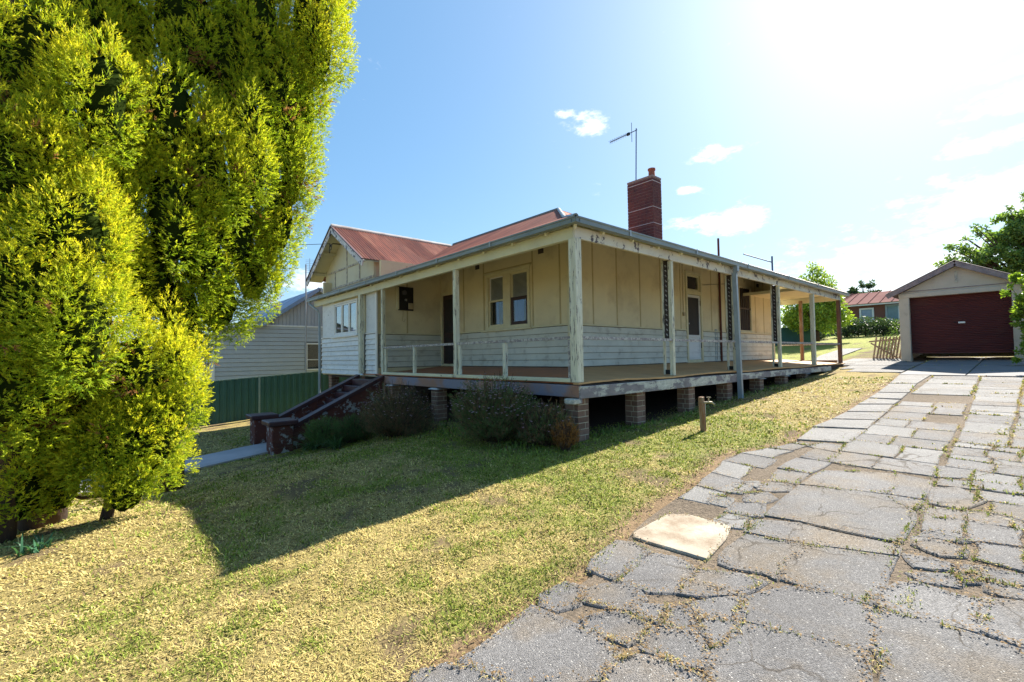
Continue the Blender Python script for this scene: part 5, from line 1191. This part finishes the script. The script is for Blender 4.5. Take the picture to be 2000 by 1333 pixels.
for sgn in (-1, 1):
    ye = cy_+sgn*(gl-cy_+.33)
    MB().bar((GX0-.2, ye, foot-.02), (GX0-.2, cy_, ap-.02), .035, .17).build('bargeboard', m_gbarge, ga)
    kk = math.sqrt(1+pt**2)
    corr((GX0-.24, cy_, ap+.09), (1, 0, 0), unit((0, sgn, -pt)), unit((0, sgn*pt, 1)), 0, 5.9, (lambda t: 0), (lambda t: (gl-cy_+.36)*kk), m_garroof, ga)
    m = MB(); m.add([(GX0-.2, ye, foot+.04), (GX0-.2, cy_, ap+.04), (GX0+.05, cy_, ap+.04), (GX0+.05, ye, foot+.04)], [(0, 1, 2, 3)]); m.build('soffit', m_gbarge, ga)
# the curtain stops short of the floor
vs = []; n_ = 34
for k in range(n_*4+1):
    z = .36+(2.43-.36)*k/(n_*4); xx = GX0+.16+.011*math.sin(k*math.pi/2)
    vs += [(xx, -4.36, z), (xx, -1.72, z)]
rd = MB().add(vs, [(2*k, 2*k+1, 2*k+3, 2*k+2) for k in range(n_*4)]).build('roller_door', m_roller, ga)
bx('bottom_bar', m_roller, rd, GX0+.13, GX0+.19, -4.36, -1.72, .325, .36)
bx('handle', m_white, rd, GX0+.12, GX0+.146, -3.20, -3.02, 1.38, 1.44, bevel=.004); bx('handle', m_black, rd, GX0+.13, GX0+.147, -2.97, -2.91, 1.40, 1.42)

# leaning picket gate beside the garage, a rose behind it
pg = thing('picket_gate', (18.3, -.7, .05), 'leaning weathered picket gate beside the left garage pillar', 'gate')
me = bpy.data.meshes.new('picket'); mb = MB().box(-.012, .012, -.03, .03, 0, 1.0).add([(-.012, -.03, 1.0), (.012, -.03, 1.0), (.012, .03, 1.0), (-.012, .03, 1.0), (-.012, 0, 1.06), (.012, 0, 1.06)], [(0, 1, 5, 4), (2, 3, 4, 5), (0, 4, 3), (1, 2, 5)])
me.from_pydata(mb.v, [], mb.f); me.materials.append(m_picket)
for k in range(9):
    o = bpy.data.objects.new('picket', me); COL.objects.link(o); o.parent = pg; o.location = (0, .40-k*.105, -.05); o.rotation_euler = (.17+random.uniform(-.03, .03), -.05, 0)
zb = .05
MB().bar((18.27, -.20, zb+.78), (18.27, -1.14, zb+.86), .03, .06).build('cross_rail', m_picket, pg); MB().bar((18.27, -.33, zb+.1), (18.27, -1.24, zb+.02), .03, .06).build('cross_rail', m_picket, pg)
MB().bar((18.25, -.26, zb+.72), (18.25, -1.16, zb+.06), .03, .06).build('brace', m_picket, pg)
broad_tree('rose_bush', (18.75, -.85, .1), [(18.7, -.8, .75, .3, .4), (18.7, -1.0, 1.3, .22, .35), (18.75, -.65, .45, .25, .3), (18.7, -1.05, 1.55, .15, .2)], 700, .07, (.05, .10, .03), (.14, .22, .05), 'scrawny rose bush behind the leaning picket gate', 'bush', seed=5, trunk=.02, limb=.008)
g = np.random.default_rng(9)

# ------------------------------------------------------------------ trees and bushes round the back
broad_tree('broadleaf_tree', (28.8, 4.6, 1.3), ring(28.8, 4.6, 3.3, 1.6, 1.5, 24, .5, 2)+ring(28.8, 4.6, 2.9, 1.9, 1.1, 16, .55, 12)+[(27.7, 5.6, 3.2, .7, .6), (28.0, 5.3, 2.3, .7, .6), (28.3, 5.0, 5.0, .45, .5), (29.3, 4.1, 3.9, .8, .7), (29.6, 3.8, 2.4, .7, .5), (28.2, 5.1, 4.3, .9, .8), (29.1, 4.2, 4.7, .7, .7), (28.9, 4.5, 5.4, .5, .6), (29.8, 3.6, 3.2, .5, .6), (30.1, 3.3, 2.6, .45, .5), (28.6, 4.7, 5.9, .35, .4)], 19000, .18, (.14, .25, .03), (.38, .46, .06),
           'bright green leafy tree on the lawn seen past the end of the verandah', group='trees behind the house', seed=3, trunk=.16, limb=.03)
broad_tree('broadleaf_tree', (31.8, -4.9, .7), [(30.6, -2.3, 5.4, .9, .6), (31.2, -3.2, 6.2, 1.2, .8), (31.8, -4.2, 6.4, 1.5, 1.2), (32.2, -5.2, 7.2, 1.7, 1.4), (31.0, -3.0, 5.0, 1.1, .7), (31.6, -4.2, 4.9, 1.4, 1.0), (32.2, -5.6, 5.4, 1.6, 1.4), (31.6, -4.0, 7.6, .8, .6), (32.3, -4.9, 8.5, .9, .6), (30.5, -2.0, 4.8, .5, .35), (29.9, -1.75, 5.2, .75, .45), (30.0, -1.9, 6.0, .65, .5), (30.4, -2.6, 6.9, .6, .5), (31.2, -3.4, 4.3, 1.2, .8), (31.5, -3.9, 5.8, 1.3, 1.0)], 26000, .20, (.10, .18, .05), (.26, .36, .08),
           'dark green tree spreading behind the garage roof', group='trees behind the house', seed=7, trunk=.2, sub=14, limb=.03)
broad_tree('broadleaf_tree', (68, 9.9, 3), [(68, 9.9, 8.2, 1.5, .9), (68, 8.9, 7.9, 1.0, .6), (68, 11, 8.0, 1.0, .6), (68, 9.8, 9.0, .8, .5)], 1400, .4, (.03, .06, .035), (.08, .12, .06), 'small dark treetop above the red-roofed brick house', group='trees behind the house', seed=9, trunk=.15, sub=5)
bl = [(14.7, -4.66, z_, .40, .42) for z_ in (.2, .7, 1.2, 1.7, 2.2)]+[(14.6, -4.75, .6, .3, .4), (15.0, -4.72, 1.3, .32, .45), (14.9, -4.75, 1.9, .3, .4), (15.4, -5.3, 1.2, .9, 1.3), (15.3, -5.2, 2.6, .7, .6), (14.9, -5.6, 1.5, .8, 1.5)]
broad_tree('broadleaf_bush', (15.2, -5.3, 0), bl, 30000, .09, (.12, .22, .03), (.34, .44, .05), 'glossy leafy bush at the right edge in front of the garage door', 'bush', seed=8, trunk=.05, sub=6, limb=.01, aspect=.5)
GH = 'hedge plants below the brick house'
for i, (x, y, rr_, hh_, lb) in enumerate(((34.3, 4.3, .9, 1.2, 'dark hedge bush at the left end below the brick house'), (34.8, 3.3, 1.0, 1.35, 'dark rounded hedge bush below the white framed window of the brick house'), (35.4, 2.4, .9, 1.15, 'dark hedge bush below the wide blue window of the brick house'), (36.2, 1.3, .9, 1.1, 'dark hedge bush just left of the garage pillar'), (32.8, 5.8, .9, 1.0, 'dark low bush seen under the bright green tree'))):
    z_ = gz(x, y); broad_tree('hedge_bush', (x, y, z_), [(x, y, z_+hh_*.5, rr_, hh_*.55)], 1500, .16, (.025, .045, .025), (.07, .11, .045), lb, 'bush', GH, seed=40+i, trunk=.05)
# blue-green fence panels beyond the lawn
bf = thing('board_fence', (28.6, 6, 1.0), 'dark blue-green board fence at the back seen through the verandah end', 'fence')
for k in range(14):
    a = Vector((27.3+k*.16, 7.2-k*.15, 0)); z_ = gz(a.x, a.y)
    MB().bar((a.x, a.y, z_-.1), (a.x, a.y, z_+1.15), .03, .235, up=(.73, -.68, 0)).build('fence_board', M('dark teal fence', (.03, .10, .11), rough=.7) if k == 0 else bpy.data.materials['dark teal fence'], bf)
MB().bar((27.3, 7.22, gz(27.3, 7.2)+.9), (29.4, 5.24, gz(29.4, 5.2)+.9), .04, .08).build('fence_rail', bpy.data.materials['dark teal fence'], bf)

# brick house on the rise behind
bh = thing('brick_house', (41, 4, 1.9), 'distant brick house with pinkish red tiled roof and blue windows left of the garage', 'house')
m_bb = M('distant red brick', (.22, .10, .075), (.17, .08, .06), 1, rough=.95, spec=.1); m_bc = M('pink red roof', (.27, .16, .14), (.23, .13, .12), 1, rough=1, spec=.0)
bw = (1.9, 4.1)
hx = lambda t: (39.9+t*.0, 8.0-t)             # front runs along y at x = 39.9
wall('wall', 0, 39.9, -2, 7.2, 1.5, 4.12, [(3.75, 4.65, 2.75, 3.85), (1.3, 3.0, 2.75, 4.0), (5.6, 6.5, 2.9, 3.9)], .2, m_bb, bh)
bx('wall', m_bb, bh, 40.1, 47, 7.0, 7.2, 1.5, 4.12)
for (y0, y1, z0_, z1_, ma_) in ((3.75, 4.65, 2.75, 3.85, m_white), (1.3, 3.0, 2.75, 4.0, m_pipe), (5.6, 6.5, 2.9, 3.9, m_pipe)):
    fr = frame('window', ma_, bh, 0, 39.9, y0-.02, y1+.02, z0_-.02, z1_+.02, .12, .05, .05); bx('pane', M('blue window pane', (.16, .26, .38), rough=.1, spec=.8) if ma_ is m_white else bpy.data.materials['blue window pane'], fr, 39.93, 39.95, y0+.1, y1-.1, z0_+.1, z1_-.1)  # panes share one plain blue base colour
    if y0 < 2: bx('curtain', m_lace, fr, 39.915, 39.925, y0+.12, y0+.95, z0_+.12, z1_-.12)
bx('eave_board', m_white, bh, 39.5, 39.56, -2.3, 7.5, 4.05, 4.2)
k_ = .30
for i in range(14):
    y0 = 7.6-i*.72; MB().add([(39.45, y0-.70, 4.2), (39.45, y0, 4.2), (43.6, y0-(.0 if y0 < 6.5 else 1.0), 5.45), (43.6, y0-.70-(.0 if y0 < 6.5 else .6), 5.45), (39.45, y0-.70, 4.16), (39.45, y0, 4.16)], [(0, 1, 2, 3), (0, 4, 5, 1)]).build('roof_sheet', m_bc, bh)
    MB().bar((39.45, y0, 4.24), (43.6, y0-(.0 if y0 < 6.5 else 1.0), 5.49), .05, .05).build('roof_rib', m_bc, bh)
m = MB(); m.add([(43.6, -2.5, 5.45), (43.6, 7.0, 5.45), (47.8, 7.6, 4.2), (47.8, -2.5, 4.2)], [(0, 1, 2, 3)]); m.build('roof_back', m_bc, bh)

# far wooded rise that closes the horizon: a low belt of bush
g = np.random.default_rng(77); n = 26000; a = g.uniform(-.6, 2.6, n); rad = g.uniform(85, 135, n); x = CAM.x+rad*np.cos(a); y = CAM.y+rad*np.sin(a)
hgt = 1.2+2.2*fbm(x, y, .06, 3); z = ground_z(x, y)+g.random(n)*hgt; s = g.uniform(.5, 1.2, n)[:, None]
ax = unitrows(g.normal(0, 1, (n, 3))); sd = unitrows(np.cross(ax, g.normal(0, 1, (n, 3)))); P = np.stack([x, y, z], 1)
V = np.stack([P-ax*s*.5, P+sd*s*.4, P+ax*s*.5, P-sd*s*.4], 1).reshape(-1, 3)
np_mesh('distant_bushland', V, np.arange(len(V)).reshape(-1, 4), m_fold, col=np.repeat(np.array((.05, .075, .035))*g.uniform(.6, 1.4, (n, 1)), 4, 0), kind='stuff')
